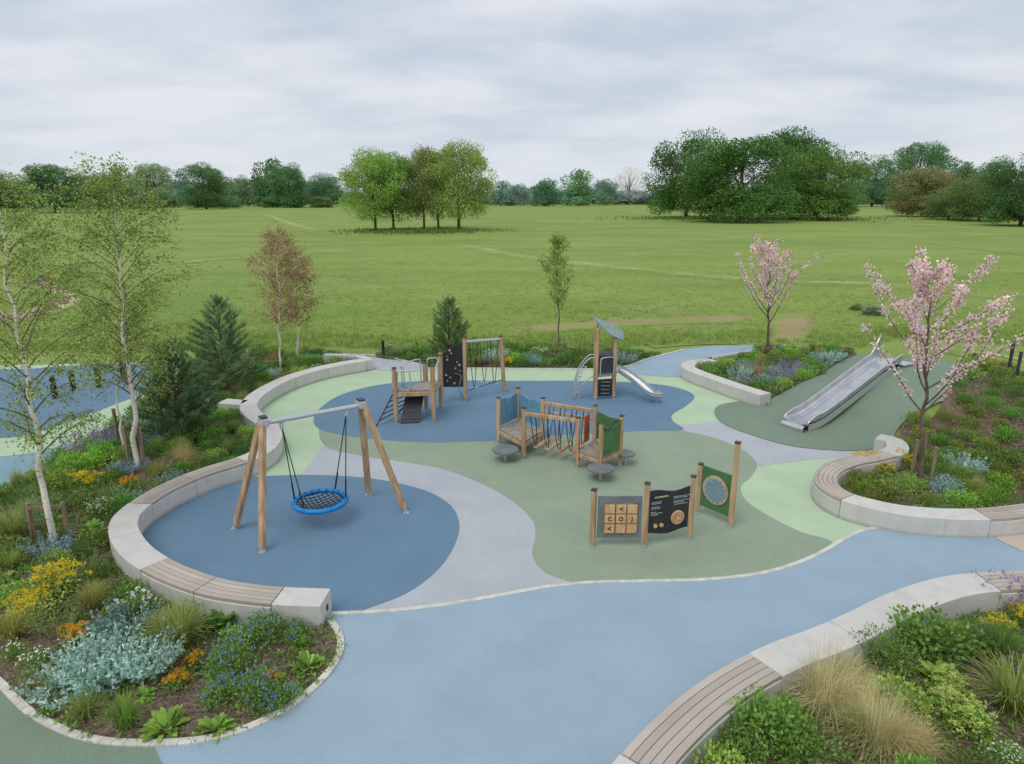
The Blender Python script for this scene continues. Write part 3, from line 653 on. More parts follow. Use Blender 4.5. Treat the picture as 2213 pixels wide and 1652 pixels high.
E1 = G(1287, 865); E2 = G(1326, 862); E3 = E1+V3((.05, .75, 0)); E4 = E2+V3((.08, .75, 0))
t = thing('slide_tower', 'small slide tower with grey green roof sheet, curved ladder and short metal slide', 'slide tower', (E1+E4)/2)
for p, h in ((E1, 2.4), (E2, 2.05), (E3, 2.45), (E4, 2.1)): post(t, p, p+V3((0, 0, h)), .1, cap=False)
quad_slab([E1, E2, E4, E3], .78, .84, M['deck'], 'deck', t)
panel(t, E1, E2, .12, .7, 'black', 'lower_panel'); panel(t, E1, E2, .9, 1.5, 'dark', 'upper_panel', wave=.02); panel(t, E3, E4, .9, 1.45, 'panel_s', 'back_panel')
for k in range(4):
    q = E1.lerp(E2, .5); mb = MB(); mb.box(q+V3((0, -.04, .22+k*.13)), (.3, .04, .03)); mb.build('foothold', M['panel_s'], t)
mb = MB(); out = [(-.42, .55, .1), (-.1, .52, .02), (.35, .40, .02), (.56, .15, .0), (.50, -.42, 0), (.30, -.38, .02), (.08, -.30, .02), (-.2, .05, .05)]
ctr = (E1+E4)/2; Vt = [ctr+V3((a, b, 2.24+.36*b-.22*a+c)) for a, b, c in out]; nv = V3((.0, -.02, .035)); k = len(Vt)
mb.add(Vt+[v+nv for v in Vt], [tuple(reversed(range(k))), tuple(range(k, 2*k))]+[(i, (i+1) % k, (i+1) % k+k, i+k) for i in range(k)]); mb.build('roof', M['roof'], t, bevel=.008)
hoop(E2.lerp(E4, .1)+V3((.05, -.02, 0)), E2.lerp(E4, .9)+V3((.05, 0, 0)), .8, 1.5, t=t); hoop(E1+V3((.12, -.08, 0)), E2+V3((-.05, -.08, 0)), .8, 1.45, t=t)
def chute(t, pts, hw, hs, mat, name='chute', lip=.03, hsf=None, rim=0):
    V = []; n = len(pts); rims = [[], []]
    for i, p in enumerate(pts):
        d = pts[min(i+1, n-1)]-pts[max(i-1, 0)]; d.z = 0; d.normalize(); s = V3((-d.y, d.x, 0))
        hl, hr = hsf(i/(n-1)) if hsf else (hs, hs)
        rims[0].append(p+s*(-hw-.02)+V3((0, 0, hr))); rims[1].append(p+s*(hw+.02)+V3((0, 0, hl)))
        for a, z in ((-hw-lip, hr-.015), (-hw, hr), (-hw, .09), (-hw+.04, .035), (-hw*.6, .008), (0, 0), (hw*.6, .008), (hw-.04, .035), (hw, .09), (hw, hl), (hw+lip, hl-.015)): V.append(p+s*a+V3((0, 0, z)))
    Fc = [(i*11+j, i*11+j+1, i*11+j+12, i*11+j+11) for i in range(n-1) for j in range(10)]
    mb = MB(); mb.add(V, Fc); o = mb.build(name, M[mat], t, smooth=False); m = o.modifiers.new('solid', 'SOLIDIFY'); m.thickness = .012; m.offset = 0
    if rim:
        for r_ in rims: mb = MB(); mb.tube(r_, rim, 10); mb.build('rim', M['steel'], t, smooth=True)
    return o
s0 = (E2+E4)/2+V3((.05, -.1, .84)); s1 = G(1428, 872)
pts, _ = catmull([s0, s0+V3((.15, 0, -.02)), s0.lerp(V3((s1.x, s1.y, .2)), .45), V3((s1.x-.3, s1.y+.04, .22)), V3((s1.x, s1.y, .2))], False, 5)
chute(t, pts, .18, .2, 'galv')
mb = MB(); mb.cyl((s1.x-.15, s1.y, 0), .025, .2, 8); mb.build('chute_leg', M['galv'], t)
for off in (0, .38):
    a = E1.lerp(E3, .1+off*1.6); pts, _ = catmull([a+V3((0, 0, 1.42)), a+V3((-.25, 0, 1.38)), a+V3((-.55, 0, 1.0)), a+V3((-.7, -.02, .5)), a+V3((-.72, -.02, 0))], False, 6)
    mb = MB(); mb.tube(pts, .02, 8); mb.build('ladder_rail', M['galv'], t, smooth=True)
for k in range(6):
    z = .15+k*.17; xo = -.72+.02*k+(max(0, k-3)*.07); c = E1.lerp(E3, .4)
    pts, _ = catmull([E1.lerp(E3, .1)+V3((xo, 0, z)), c+V3((xo+.12+.05*(k % 2), 0, z+.06)), E1.lerp(E3, .71)+V3((xo, 0, z))], False, 5)
    mb = MB(); mb.tube(pts, .016, 6); mb.build('rung', M['galv'], t)
mb = MB(); pts, _ = catmull([E1+V3((-.55, .1, 0)), E1+V3((-.45, .1, .5)), E1+V3((-.1, .1, .8))], False, 6); mb.tube(pts, .02, 8); mb.build('ladder_stringer', M['galv'], t)

# --- embankment slide
S0 = V3((8.15, 18.7, 0)); S1 = V3((11.95, 21.0, 0)); dS = (S1-S0).normalized(); pts = []
n = 30
mh_ = float(mound(S1.x, S1.y))+.14
for i in range(n+1):
    f = i/n; p = S0.lerp(S1, f); m_ = float(mound(p.x, p.y))
    z = .20 if f < .16 else (.20+(mh_-.20)*min(1, (f-.16)/.74)); z = max(z, m_+.06); pts.append(V3((p.x, p.y, z)))
zs = [p.z for p in pts]
for _ in range(8): zs = [zs[0]]+[(zs[k-1]+zs[k]*2+zs[k+1])/4 for k in range(1, n)]+[zs[-1]]
for p, z in zip(pts, zs): p.z = z
t = thing('wide_slide', 'wide stainless steel slide running down the green mound', 'slide', S0)
def hsf(f):
    g = max(0, (f-.9)/.1); s = min(1, f/.1)**.6; return .03+.22*s+.62*min(1, g)**1.3, .03+.22*s+.10*g
chute(t, pts, .37, .2, 'steel', hsf=hsf, lip=.03, rim=.028)
sv = V3((-dS.y, dS.x, 0))
mb = MB(); e = pts[0]; cpts = []
for k in range(7):
    th = k/6*math.pi/2; cpts.append((-.12*math.sin(th), -.12*(1-math.cos(th))))
cpts.append((-.12, -.2)); V = []
for a, z in cpts:
    for s in (-.37, .37): V.append(e+dS*a+sv*s+V3((0, 0, z)))
mb.add(V, [(2*k, 2*k+1, 2*k+3, 2*k+2) for k in range(len(cpts)-1)]); mb.build('end_plate', M['steel'], t, smooth=True)
e = pts[-1]; mb = MB(); cc = e+dS*.28; mb.box((cc.x, cc.y, e.z-.02), (.55, .95, .05), math.atan2(dS.y, dS.x)); mb.build('top_platform', M['galv'], t, bevel=.01)
for s in (-1, 1):
    mb = MB()
    for i in range(1, n-2): p, q = pts[i]+sv*s*.36, pts[i+1]+sv*s*.36; mb.bar(p+V3((0, 0, -.08)), q+V3((0, 0, -.08)), .02, .2)
    mb.build('side_skirt', M['galv'], t)

# ------------------------------------------------------------ posts, fence
for px_, y0, y1 in ((829, 772, 736), (902, 765, 741), (960, 760, 738)):
    p = G(px_, y0); mb = MB(); mb.box((p.x, p.y, HZ(p.y, y1)/2), (.12, .12, HZ(p.y, y1)), .2)
    o = mb.build('bollard', M['ink'], bevel=.015); tag(o, {829: 'black timber bollard at the field edge, leftmost of three', 902: 'black timber bollard just left of the small pine', 960: 'black bollard half hidden behind the small pine'}[px_], 'bollard', 'bollards along the field edge')
for i_, (px_, y0, y1) in enumerate(((2098, 812, 764), (2172, 838, 738), (2190, 848, 760))):
    p = G(px_, y0, .9 if i_ else .9); zt = HZ(p.y, y1); mb = MB(); mb.bar((p.x, p.y, .2), (p.x, p.y, zt), .08)
    o = mb.build('metal_post', M['dark'], bevel=.006); tag(o, ['short dark metal post on the crest behind the near cherry', 'tall dark metal post at the right edge, taller of two close together', 'dark metal post at the right edge, lower of two close together'][i_], 'post', 'metal posts on the right crest')
for i_, (px_, y0) in enumerate(((160, 845), (215, 838), (120, 862), (268, 822), (305, 885))):
    p = G(px_, y0); hh = .75; mb = MB()
    if i_ < 4:
        mb.tube([(p.x, p.y, 0), (p.x, p.y, hh*.9), (p.x, p.y, hh)], [.09, .09, .05], 10); o = mb.build('play_post', M['ink'])
        tag(o, ['dark round play post standing on the left blue surface, second from left', 'dark round play post on the left blue surface, third from left', 'leftmost dark play post on the left blue surface', 'rearmost dark play post on the left blue surface'][i_], 'post', 'dark posts on the far left play area')
    else:
        mb.bar((p.x, p.y, 0), (p.x, p.y, 1.0), .06); mb.bar((p.x-.3, p.y+.4, 0), (p.x-.3, p.y+.4, 1.0), .06); mb.bar((p.x, p.y, .9), (p.x-.3, p.y+.4, .9), .05); o = mb.build('metal_rail', M['galv']); tag(o, 'short grey metal rail behind the birches beside the dark pine', 'rail')

# ------------------------------------------------------------ trees
def young_tree(name, label, base, topv, r0, t0, nb, prof, up0, droop, ntw, twl, nl, L, Wd, color, bark, jit=.12, leafm='leaf', crown='crown', extra=None, wob=.04, brk=.35, seed=1):
    rr = random.Random(seed); base = V3(base); top = V3(topv); hgt = (top-base).length
    t = thing(name, label, 'tree', base); K = 16; tr = []
    for i in range(K+1):
        f = i/K; p = base.lerp(top, f)+V3((rr.uniform(-1, 1)*wob*hgt*.25, rr.uniform(-1, 1)*wob*hgt*.25, 0))*(1 if 0 < i < K else 0)+V3((0, 0, 0)); tr.append(p)
    tr, _ = catmull(tr, False, 2); n = len(tr)
    mb = MB(); mb.tube(tr, [r0*(1-.9*(i/(n-1)))*(1.25 if i == 0 else 1) for i in range(n)], 9); mb.build('trunk', bark, t, smooth=True)
    bm = MB(); LP = []; LD = []
    for k in range(nb):
        f = t0+(1-t0)*(k+rr.random()*.8)/nb*.98; i = f*(n-1); st = tr[int(i)].lerp(tr[min(int(i)+1, n-1)], i-int(i))
        ln = prof((f-t0)/(1-t0))*rr.uniform(.7, 1.2); az = k*2.4+rr.uniform(-.5, .5)
        d = V3((math.cos(az), math.sin(az), up0*rr.uniform(.8, 1.25))).normalized(); pts = [st]; m_ = 6
        for q in range(m_):
            d = (d+V3((rr.uniform(-.16, .16), rr.uniform(-.16, .16), -droop*(q+1)/m_*.35+rr.uniform(-.06, .06)))).normalized(); pts.append(pts[-1]+d*ln/m_)
        rb = max(.004, r0*(1-f)*brk+.003); bm.tube(pts, [rb*(1-.8*q/m_) for q in range(m_+1)], 5, cap=False)
        for w in range(ntw):
            g = rr.uniform(.2, 1); i2 = g*m_; s2 = pts[min(int(i2), m_-1)].lerp(pts[min(int(i2)+1, m_)], i2-int(i2))
            td = (d+V3((rr.uniform(-1, 1), rr.uniform(-1, 1), rr.uniform(-.5, .7)+(up0*.4)-droop*.9))).normalized(); tl = twl*rr.uniform(.5, 1.2)
            tp = [s2, s2+td*tl*.5, s2+(td+V3((0, 0, -droop*.5))).normalized()*tl]; bm.tube(tp, [.0035, .0025, .0015], 3, cap=False)
            for _ in range(nl):
                h_ = rr.random(); q_ = tp[0].lerp(tp[1], h_*2) if h_ < .5 else tp[1].lerp(tp[2], h_*2-1)
                LP.append((q_.x+rr.gauss(0, jit), q_.y+rr.gauss(0, jit), q_.z+rr.gauss(0, jit))); LD.append((td.x, td.y, td.z-droop*.6))
        LP.append(tuple(pts[-1])); LD.append((0, 0, 1))
    bm.build('branches', M['bark'], t)
    LP = np.array(LP)-np.array(base); LD = nrm(np.array(LD)+unit(len(LP))*.9); nL = len(LP)
    V, Fc = leaves(LP, LD, L*rng.uniform(.7, 1.2, nL), Wd*rng.uniform(.7, 1.2, nL)); link(crown, npmesh(crown, V, Fc, M[leafm]), None, t, color)
    if extra:
        k = rng.choice(nL, int(nL*extra[0])); V, Fc = leaves(LP[k]+rng.normal(0, .05, (len(k), 3)), unit(len(k)), extra[1], extra[1]*.5); link('young_leaves', npmesh('young_leaves', V, Fc, M['leaf']), None, t, extra[2])
    return t
def wp(px, py, y):
    a, b, c = ray(px, py); t_ = y/b; return V3((a*t_, y, H+c*t_))
birchp = lambda f: (1.35*math.sin(math.pi*min(1, .18+f*.82))**.8+.12)
bl = lin(114, 130, 62)
b = G(120, 1185); young_tree('birch_tree', 'white-barked young birch nearest the camera at the left edge', b, wp(-20, 395, b.y+.2), .062, .27, 48, lambda f: 1.1*birchp(f), 1.0, .65, 10, .5, 20, .054, .040, bl, M['birch'], .07, seed=3)
b = G(300, 1018); young_tree('birch_tree', 'taller slim birch behind the leftmost one, held by stakes beside the dark pine', b, wp(240, 362, b.y+.3), .065, .24, 62, lambda f: 1.2*birchp(f), 1.0, .6, 11, .55, 20, .060, .044, bl, M['birch'], .08, seed=8)
b = G(268, 990); young_tree('birch_tree', 'thin white birch stem just left of the staked tall birch', b, wp(232, 640, b.y), .035, .45, 12, lambda f: .6*birchp(f), .9, .7, 7, .45, 16, .06, .042, bl, M['birch'], .08, seed=11)
copper = lin(140, 118, 86)
b = G(606, 800); young_tree('birch_tree', 'copper-leaved small birch, left of the pair behind the long bench', b, wp(598, 500, b.y), .045, .3, 40, lambda f: .85*birchp(f), 1.0, .5, 8, .4, 19, .064, .048, copper, M['birch'], .09, seed=21)
b = G(646, 785); young_tree('birch_tree', 'copper-leaved small birch, right of the pair behind the long bench', b, wp(632, 545, b.y), .045, .32, 34, lambda f: .8*birchp(f), 1.0, .5, 8, .4, 19, .066, .05, sc(copper, .95), M['birch'], .09, seed=22)
b = G(1210, 768); young_tree('young_tree', 'slender young green tree standing alone at the back edge of the playground', b, wp(1203, 515, b.y), .04, .38, 34, lambda f: .78*math.sin(math.pi*min(1, .25+f*.75))**.9+.08, 1.2, .1, 8, .3, 11, .08, .058, lin(116, 136, 66), M['bark'], .07, seed=31)
pink = lin(238, 213, 214)
def cherry(label, base, top, k, seed, nb, nl, wd=1.0, up=1.1):
    return young_tree('cherry_tree', label, base, top, .05*k, .34, nb, lambda f: k*wd*(1.8*(1-f)**.7+.3), up, -.28, 16, .11*k, nl, .05*k, .046*k, pink, M['bark'], .042*k, 'petal', 'blossom', (.24, .055*k, lin(132, 96, 74)), seed=seed, brk=.55)
b = GM(1658, 778); cherry('smaller pink blossoming cherry tree in the bed behind the short bench', b, wp(1663, 545, b.y), 1.25, 41, 24, 12, 1.0)
b = G(1990, 1055); cherry('large pink blossoming cherry tree with stakes in the near right bed', b, wp(2012, 590, b.y), 1.15, 45, 25, 14, 1.12, .95)

def pine(label, base, h, r, seed, color, dens=1.0, nwh=15, pw=.75):
    rr = random.Random(seed); t = thing('pine_tree', label, 'tree', base); base = V3(base)
    mb = MB(); mb.tube([base, base+V3((0, 0, h*.5)), base+V3((0, 0, h*.97))], [.07, .045, .012], 8); mb.build('trunk', M['bark'], t)
    SP = []; SD = []; bm = MB()
    for w in range(nwh):
        f = (w+.3)/nwh; z = h*(.04+.9*f); bl = r*(1-f)**pw*(1 if f > .12 else .85); nbr = max(5, int(9*(1-f*.4)))
        for k in range(nbr):
            az = 2*math.pi*(k+rr.random()*.7)/nbr+w; L = bl*rr.uniform(.62, 1.2); d = V3((math.cos(az), math.sin(az), .3+.5*f)).normalized(); s = base+V3((0, 0, z)); e = s+d*L+V3((0, 0, .06))
            bm.tube([s, e], [.014, .006], 4, cap=False); ns = max(2, int(L/.14*dens))
            for q in range(ns):
                g = .25+.75*(q+1)/ns; p = s.lerp(e, g); side = V3((-d.y, d.x, 0))*rr.choice((-1, 1)); sd = (d*.7+side*rr.uniform(0, .9)*(g < .97)+V3((0, 0, rr.uniform(.2, .8)))).normalized()
                SP.append(tuple(p-base)); SD.append(tuple(sd))
    for k in range(3): SP.append((0, 0, h*(.9+.03*k))); SD.append((rr.uniform(-.1, .1), 0, 1))
    bm.build('branches', M['bark'], t)
    SP, SD = np.array(SP), np.array(SD); nn = 60; m_ = len(SP)*nn; i = np.repeat(np.arange(len(SP)), nn)
    sl = rng.uniform(.1, .28, len(SP))[i][:, None]; Pp = SP[i]+SD[i]*sl*rng.uniform(0, 1, (m_, 1)); D = nrm(SD[i]*.55+unit(m_)*.8)
    V, Fc = leaves(Pp, D, rng.uniform(.07, .12, m_), .014); link('crown', npmesh('crown', V, Fc, M['needle']), None, t, color)
b = G(392, 950); pine('broad dark pine, nearest of the three, crowding the long bench', b, HZ(b.y, 740), 1.12, 1, lin(74, 96, 62), 1.3, 16, .55)
b = G(490, 850); pine('taller pointed pine with layered branches behind the broad one', b, HZ(b.y, 640), 1.5, 2, lin(82, 104, 70), 1.15, 15, .75)
b = G(972, 785); pine('small dark cone-shaped pine behind the climbing structure', b, HZ(b.y, 645), 1.05, 3, lin(82, 102, 60), 1.2, 14, .65)

def stakes(label, pl, h, cross=True):
    t = thing('tree_stakes', label, 'tree stakes', pl[0])
    for p in pl: mb = MB(); mb.bar(p, p+V3((0, 0, h)), .07); mb.build('stake', M['wood_g'], t, bevel=.008)
    if cross: mb = MB(); mb.bar(pl[0]+V3((0, -.04, h-.08)), pl[1]+V3((0, -.04, h-.08)), .035, .07); mb.build('crossbar', M['wood_g'], t)
stakes('pair of weathered stakes with a crossbar around the nearest birch', [G(75, 1172), G(150, 1168)], .82)
stakes('three grey stakes standing round the tall birch', [G(281, 1012), G(313, 1015), G(258, 968)], 1.1, False)
stakes('stakes holding the large cherry tree in the near right bed', [G(1968, 1040), G(2008, 1060), G(1990, 1020)], 1.05, False)
stakes('tiny stake frame at the slender green tree', [G(1199, 770), G(1222, 770)], .6)
p = GM(1646, 780); stakes('small stake frame at the far cherry tree', [p, p+V3((.4, 0, 0))], .6)

def farproto(seed, n, leaf, z0, nl, lr, airy=0):
    r = np.random.default_rng(seed); c = []
    while len(c) < nl:
        p = r.uniform(-1, 1, 3)
        if .3 < np.linalg.norm(p) < 1: c.append(p)
    c = np.array(c); c = np.sign(c)*np.abs(c)**.85
    c = c*np.array([.33, .33, (1-z0)*.38])+np.array([0, 0, (1+z0)/2]); rad = r.uniform(lr*.7, lr*1.2, nl)
    if not airy:
        nb_ = nl//2; a = np.arange(nb_)*2.4; c2 = np.stack([np.cos(a)*r.uniform(.16, .36, nb_), np.sin(a)*r.uniform(.16, .36, nb_), z0+r.uniform(.03, .26, nb_)], 1); c = np.concatenate([c, c2]); rad = np.concatenate([rad, r.uniform(lr*.7, lr, nb_)]); nl += nb_
    i = r.integers(0, nl, n); u_ = r.normal(size=(n, 3)); u_ /= np.linalg.norm(u_, axis=1, keepdims=True)
    q = np.array([1, 1, .75]); rr = (rad[i]*(r.uniform(.5 if airy else .68, 1.12, n)))[:, None]
    Pp = c[i]+u_*q*rr; Pp += r.normal(0, .009, Pp.shape); Pp[:, :2] *= .5/np.percentile(np.abs(Pp[:, :2]), 99.5); Pp[:, 2] = z0+(Pp[:, 2]-Pp[:, 2].min())/(Pp[:, 2].max()-Pp[:, 2].min())*(1-z0)
    D = nrm(u_*.5+r.normal(size=(n, 3))*.6); V, Fc = leaves(Pp, D, leaf*r.uniform(.6, 1.3, n), leaf*.85)
    crown = npmesh('crown', V, Fc, M['leaf_far']); mb = MB(); mb.tube([V3((0, 0, 0)), V3((.005, 0, .25)), V3((0, .01, .6)), V3((0, 0, .8))], [.025, .018, .012, .004], 8)
    for k in range(min(nl, 14)): s_ = V3((0, 0, .2+.3*(k/14))); e = V3(tuple(c[k])); mb.tube([s_, s_.lerp(e, .5)+V3((0, 0, -.02)), e], [.010, .007, .003], 5, cap=False)
    me = bpy.data.meshes.new('trunk'); me.from_pydata(mb.v, [], mb.f); me.materials.append(M['bark_far']); return crown, me
FP = {'oak': [farproto(s, 32000, .020, .0, 60, .125) for s in (1, 2, 3)], 'mid': [farproto(s, 24000, .018, .10, 60, .11, 1) for s in (4, 5, 6)], 'far': [farproto(s, 7000, .045, .0, 24, .17) for s in (7, 8, 9)], 'bare': [farproto(12, 3500, .02, .1, 30, .14, 1)]}
def far_tree(x0, x1, yt, yb, kind, color, label, group=None, v=None, yw=None, name='broadleaf_tree', cat='tree', ydist=None):
    p = G((x0+x1)/2, yb) if ydist is None else V3((wp((x0+x1)/2, yb, ydist).x, ydist, 0)); fwd = p.y*cp+(H)*sp; w = (x1-x0)/F*fwd; h = HZ(p.y, yt); pr = FP[kind]; cm, tm = pr[(v if v is not None else R.randrange(9)) % len(pr)]
    t = thing(name, label, cat, (p.x, p.y, -.1), group); t.scale = (w*1.06, w*.95, h*1.02+.1); t.rotation_euler.z = R.uniform(0, 6.28)
    link('trunk', tm, None, t); link('crown', cm, None, t, color); return t
dg = lin(68, 98, 48)
far_tree(742, 882, 320, 500, 'mid', lin(120, 146, 70), 'bright green tree on the left of the lone field clump', v=0)
far_tree(790, 912, 332, 499, 'mid', lin(100, 128, 60), 'darker green tree inside the left half of the lone field clump', v=1)
far_tree(862, 972, 316, 497, 'mid', lin(118, 124, 78), 'brownish thin-leaved tree in the middle of the lone field clump', v=2)
far_tree(895, 1000, 335, 492, 'mid', lin(108, 122, 68), 'slim tree behind the middle of the lone field clump', v=1)
far_tree(920, 1064, 304, 498, 'mid', lin(122, 140, 72), 'tall yellow green tree on the right of the lone field clump', v=0)
far_tree(1394, 1570, 282, 470, 'oak', dg, 'large dark green tree on the left of the dense right clump', v=0)
far_tree(1480, 1710, 298, 480, 'oak', sc(dg, 1.1), 'broad dark green tree at the front centre of the dense right clump', v=1)
far_tree(1610, 1790, 272, 466, 'oak', dg, 'tallest dark tree at the back of the dense right clump', v=2)
far_tree(1670, 1850, 312, 476, 'oak', lin(86, 114, 54), 'lighter green tree on the right of the dense right clump', v=0)
hz = lambda r, g, b_: lin(r+4, g+4, b_+8)  # distance haze put into the leaf colour, slightly paler and bluer
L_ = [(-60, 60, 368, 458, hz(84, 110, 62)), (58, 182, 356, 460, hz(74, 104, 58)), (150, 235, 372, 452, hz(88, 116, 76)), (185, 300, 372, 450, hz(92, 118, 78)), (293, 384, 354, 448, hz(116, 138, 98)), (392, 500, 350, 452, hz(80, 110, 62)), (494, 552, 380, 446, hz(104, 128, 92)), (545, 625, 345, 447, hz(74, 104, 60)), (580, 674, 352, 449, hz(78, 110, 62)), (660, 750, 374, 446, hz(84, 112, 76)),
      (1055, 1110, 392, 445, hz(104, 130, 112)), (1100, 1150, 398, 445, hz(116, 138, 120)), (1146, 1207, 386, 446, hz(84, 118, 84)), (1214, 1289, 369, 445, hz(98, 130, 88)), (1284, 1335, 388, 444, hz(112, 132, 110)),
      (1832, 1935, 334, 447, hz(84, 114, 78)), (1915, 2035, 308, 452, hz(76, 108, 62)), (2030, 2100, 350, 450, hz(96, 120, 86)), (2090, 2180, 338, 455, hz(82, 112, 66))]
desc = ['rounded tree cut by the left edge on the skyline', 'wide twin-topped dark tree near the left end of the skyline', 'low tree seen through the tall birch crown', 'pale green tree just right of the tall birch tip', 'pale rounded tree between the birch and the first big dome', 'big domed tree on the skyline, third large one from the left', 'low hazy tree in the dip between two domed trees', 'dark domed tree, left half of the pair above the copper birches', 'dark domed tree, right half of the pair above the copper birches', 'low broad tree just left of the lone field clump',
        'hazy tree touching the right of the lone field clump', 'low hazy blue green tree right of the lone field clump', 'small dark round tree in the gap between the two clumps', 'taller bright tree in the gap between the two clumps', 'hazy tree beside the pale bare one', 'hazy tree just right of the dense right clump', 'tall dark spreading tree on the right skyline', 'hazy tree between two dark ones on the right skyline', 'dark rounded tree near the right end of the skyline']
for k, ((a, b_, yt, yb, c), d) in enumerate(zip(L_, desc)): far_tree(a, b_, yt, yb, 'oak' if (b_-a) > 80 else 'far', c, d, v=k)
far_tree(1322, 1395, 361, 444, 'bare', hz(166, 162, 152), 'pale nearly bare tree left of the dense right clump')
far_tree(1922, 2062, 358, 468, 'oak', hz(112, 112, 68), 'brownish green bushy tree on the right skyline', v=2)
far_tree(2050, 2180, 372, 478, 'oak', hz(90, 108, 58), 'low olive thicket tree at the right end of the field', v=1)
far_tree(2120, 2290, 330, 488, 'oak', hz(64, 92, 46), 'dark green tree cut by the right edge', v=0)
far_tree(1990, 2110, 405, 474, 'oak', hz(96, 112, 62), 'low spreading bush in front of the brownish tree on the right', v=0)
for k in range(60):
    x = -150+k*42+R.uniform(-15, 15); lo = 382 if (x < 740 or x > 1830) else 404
    far_tree(x-44, x+44, R.uniform(lo, lo+22), 441.5+R.uniform(-1, 1), 'far', hz(104+R.randint(-10, 8), 128+R.randint(-8, 8), 112+R.randint(-8, 10)), 'hazy blue green tree in the distant row along the horizon', 'distant trees along the horizon')  # bluish leaf colour stands in for haze over the far row
for k in range(24):
    x = 1840+k*18+R.uniform(-8, 8) if k >= 12 else 30+k*60+R.uniform(-20, 20)
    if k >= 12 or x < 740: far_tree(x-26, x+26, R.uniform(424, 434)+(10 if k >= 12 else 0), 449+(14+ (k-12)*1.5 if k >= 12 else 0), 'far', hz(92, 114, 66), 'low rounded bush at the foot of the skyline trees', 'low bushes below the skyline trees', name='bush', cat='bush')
for k, (x, y, s, lb) in enumerate([(1885, 678, 24, 'grey green scrub bush in the meadow right of the far cherry'), (1850, 668, 16, 'low green scrub bush left of the grey one in the meadow')]):
    far_tree(x-s, x+s, y-s*.7, y, 'far', (lin(112, 122, 100), lin(100, 126, 66))[k], lb, name='bush', cat='bush', v=k)
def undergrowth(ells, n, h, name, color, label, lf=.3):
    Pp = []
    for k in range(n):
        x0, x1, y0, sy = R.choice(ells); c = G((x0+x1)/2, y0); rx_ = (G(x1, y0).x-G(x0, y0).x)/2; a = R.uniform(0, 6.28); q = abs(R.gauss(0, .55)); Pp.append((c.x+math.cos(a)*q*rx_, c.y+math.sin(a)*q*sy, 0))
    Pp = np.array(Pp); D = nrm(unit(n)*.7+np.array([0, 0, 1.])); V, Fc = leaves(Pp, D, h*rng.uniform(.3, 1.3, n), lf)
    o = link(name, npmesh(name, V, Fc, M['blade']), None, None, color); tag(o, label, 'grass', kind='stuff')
undergrowth([(775, 1025, 501, 9)], 6500, .55, 'long_grass', lin(98, 122, 60), 'long rough grass under the lone field clump')
undergrowth([(1400, 1850, 474, 16)], 8000, .8, 'dark_grass', lin(86, 110, 54), 'dark long grass at the foot of the dense right clump')  # long grass in a darker green than the meadow

# ------------------------------------------------------------ plant kinds
def lobes(n, rx, rz, k=9, lr=.45, seed=0):
    r = np.random.default_rng(seed); a = r.uniform(0, 2*math.pi, k); q = np.sqrt(r.uniform(0, 1, k))*.62
    c = np.stack([np.cos(a)*q*rx, np.sin(a)*q*rx, rz*(.35+.3*(1-q)*r.uniform(.6, 1.3, k))], 1); i = r.integers(0, k, n); u_ = r.normal(size=(n, 3)); u_ /= np.linalg.norm(u_, axis=1, keepdims=True)
    Pp = c[i]+u_*np.array([lr*rx, lr*rx, lr*rz])*r.uniform(.55, 1.1, (n, 1)); Pp[:, 2] = np.abs(Pp[:, 2]); return Pp, u_
def k_shrub(s, n=1100, L=.055, W=.034, rx=.42, rz=.42):
    Pp, u_ = lobes(n, rx, rz, 12, .42, s); D = nrm(u_*.7+unit(n)*.6+np.array([0, 0, .35])); return npmesh('foliage', *leaves(Pp, D, L*rng.uniform(.6, 1.3, n), W), M['leaf'])
def heads(s, n, k, hr, L, rx, rz, top=True, hz_=1.05):
    Pp, u_ = lobes(n*3, rx, rz, 10, .46, s); Pp = Pp[np.argsort(-Pp[:, 2]+rng.uniform(0, rz*.7, len(Pp)))][:n]; Pp[:, 2] = Pp[:, 2]*hz_+.02; i = np.repeat(np.arange(n), k)
    Q = Pp[i]+unit(n*k)*hr*rng.uniform(.2, 1, (n*k, 1))*np.array([1, 1, .5]); D = nrm(unit(n*k)+np.array([0, 0, .5])); return npmesh('flowers', *leaves(Q, D, L, L*.8), M['petal'])
def k_stem(s, ns, h, spread, nleaf, L, W, flower=0, up=1.0, m='leaf'):
    r = np.random.default_rng(s); az = r.uniform(0, 6.28, ns); q = np.sqrt(r.uniform(0, 1, ns))*spread; o_ = np.stack([np.cos(az), np.sin(az), 0*az], 1)
    d = nrm(o_*q[:, None]*1.3+np.array([0, 0, up])); b0 = o_*q[:, None]*.45; hh = h*r.uniform(.7, 1.15, ns)
    i = np.repeat(np.arange(ns), nleaf); tt = r.uniform(.12, 1, ns*nleaf)[:, None]; Pp = b0[i]+d[i]*hh[i][:, None]*tt; D = nrm(d[i]*.8+unit(ns*nleaf)*.8)
    parts = [leaves(Pp, D, L*r.uniform(.6, 1.2, len(Pp))*(1.25-.6*tt[:, 0]), W)]
    me = npmesh('foliage', *join(parts), M[m]); fl = None
    if flower:
        j = np.arange(ns) if flower >= 1 else r.choice(ns, int(ns*flower)); j = np.repeat(j, 7); t2 = r.uniform(.88, 1.06, len(j))[:, None]
        fl = npmesh('flowers', *leaves(b0[j]+d[j]*hh[j][:, None]*t2+r.normal(0, .012, (len(j), 3)), nrm(unit(len(j))+np.array([0, 0, .5])), .032, .026), M['petal'])
    return me, fl
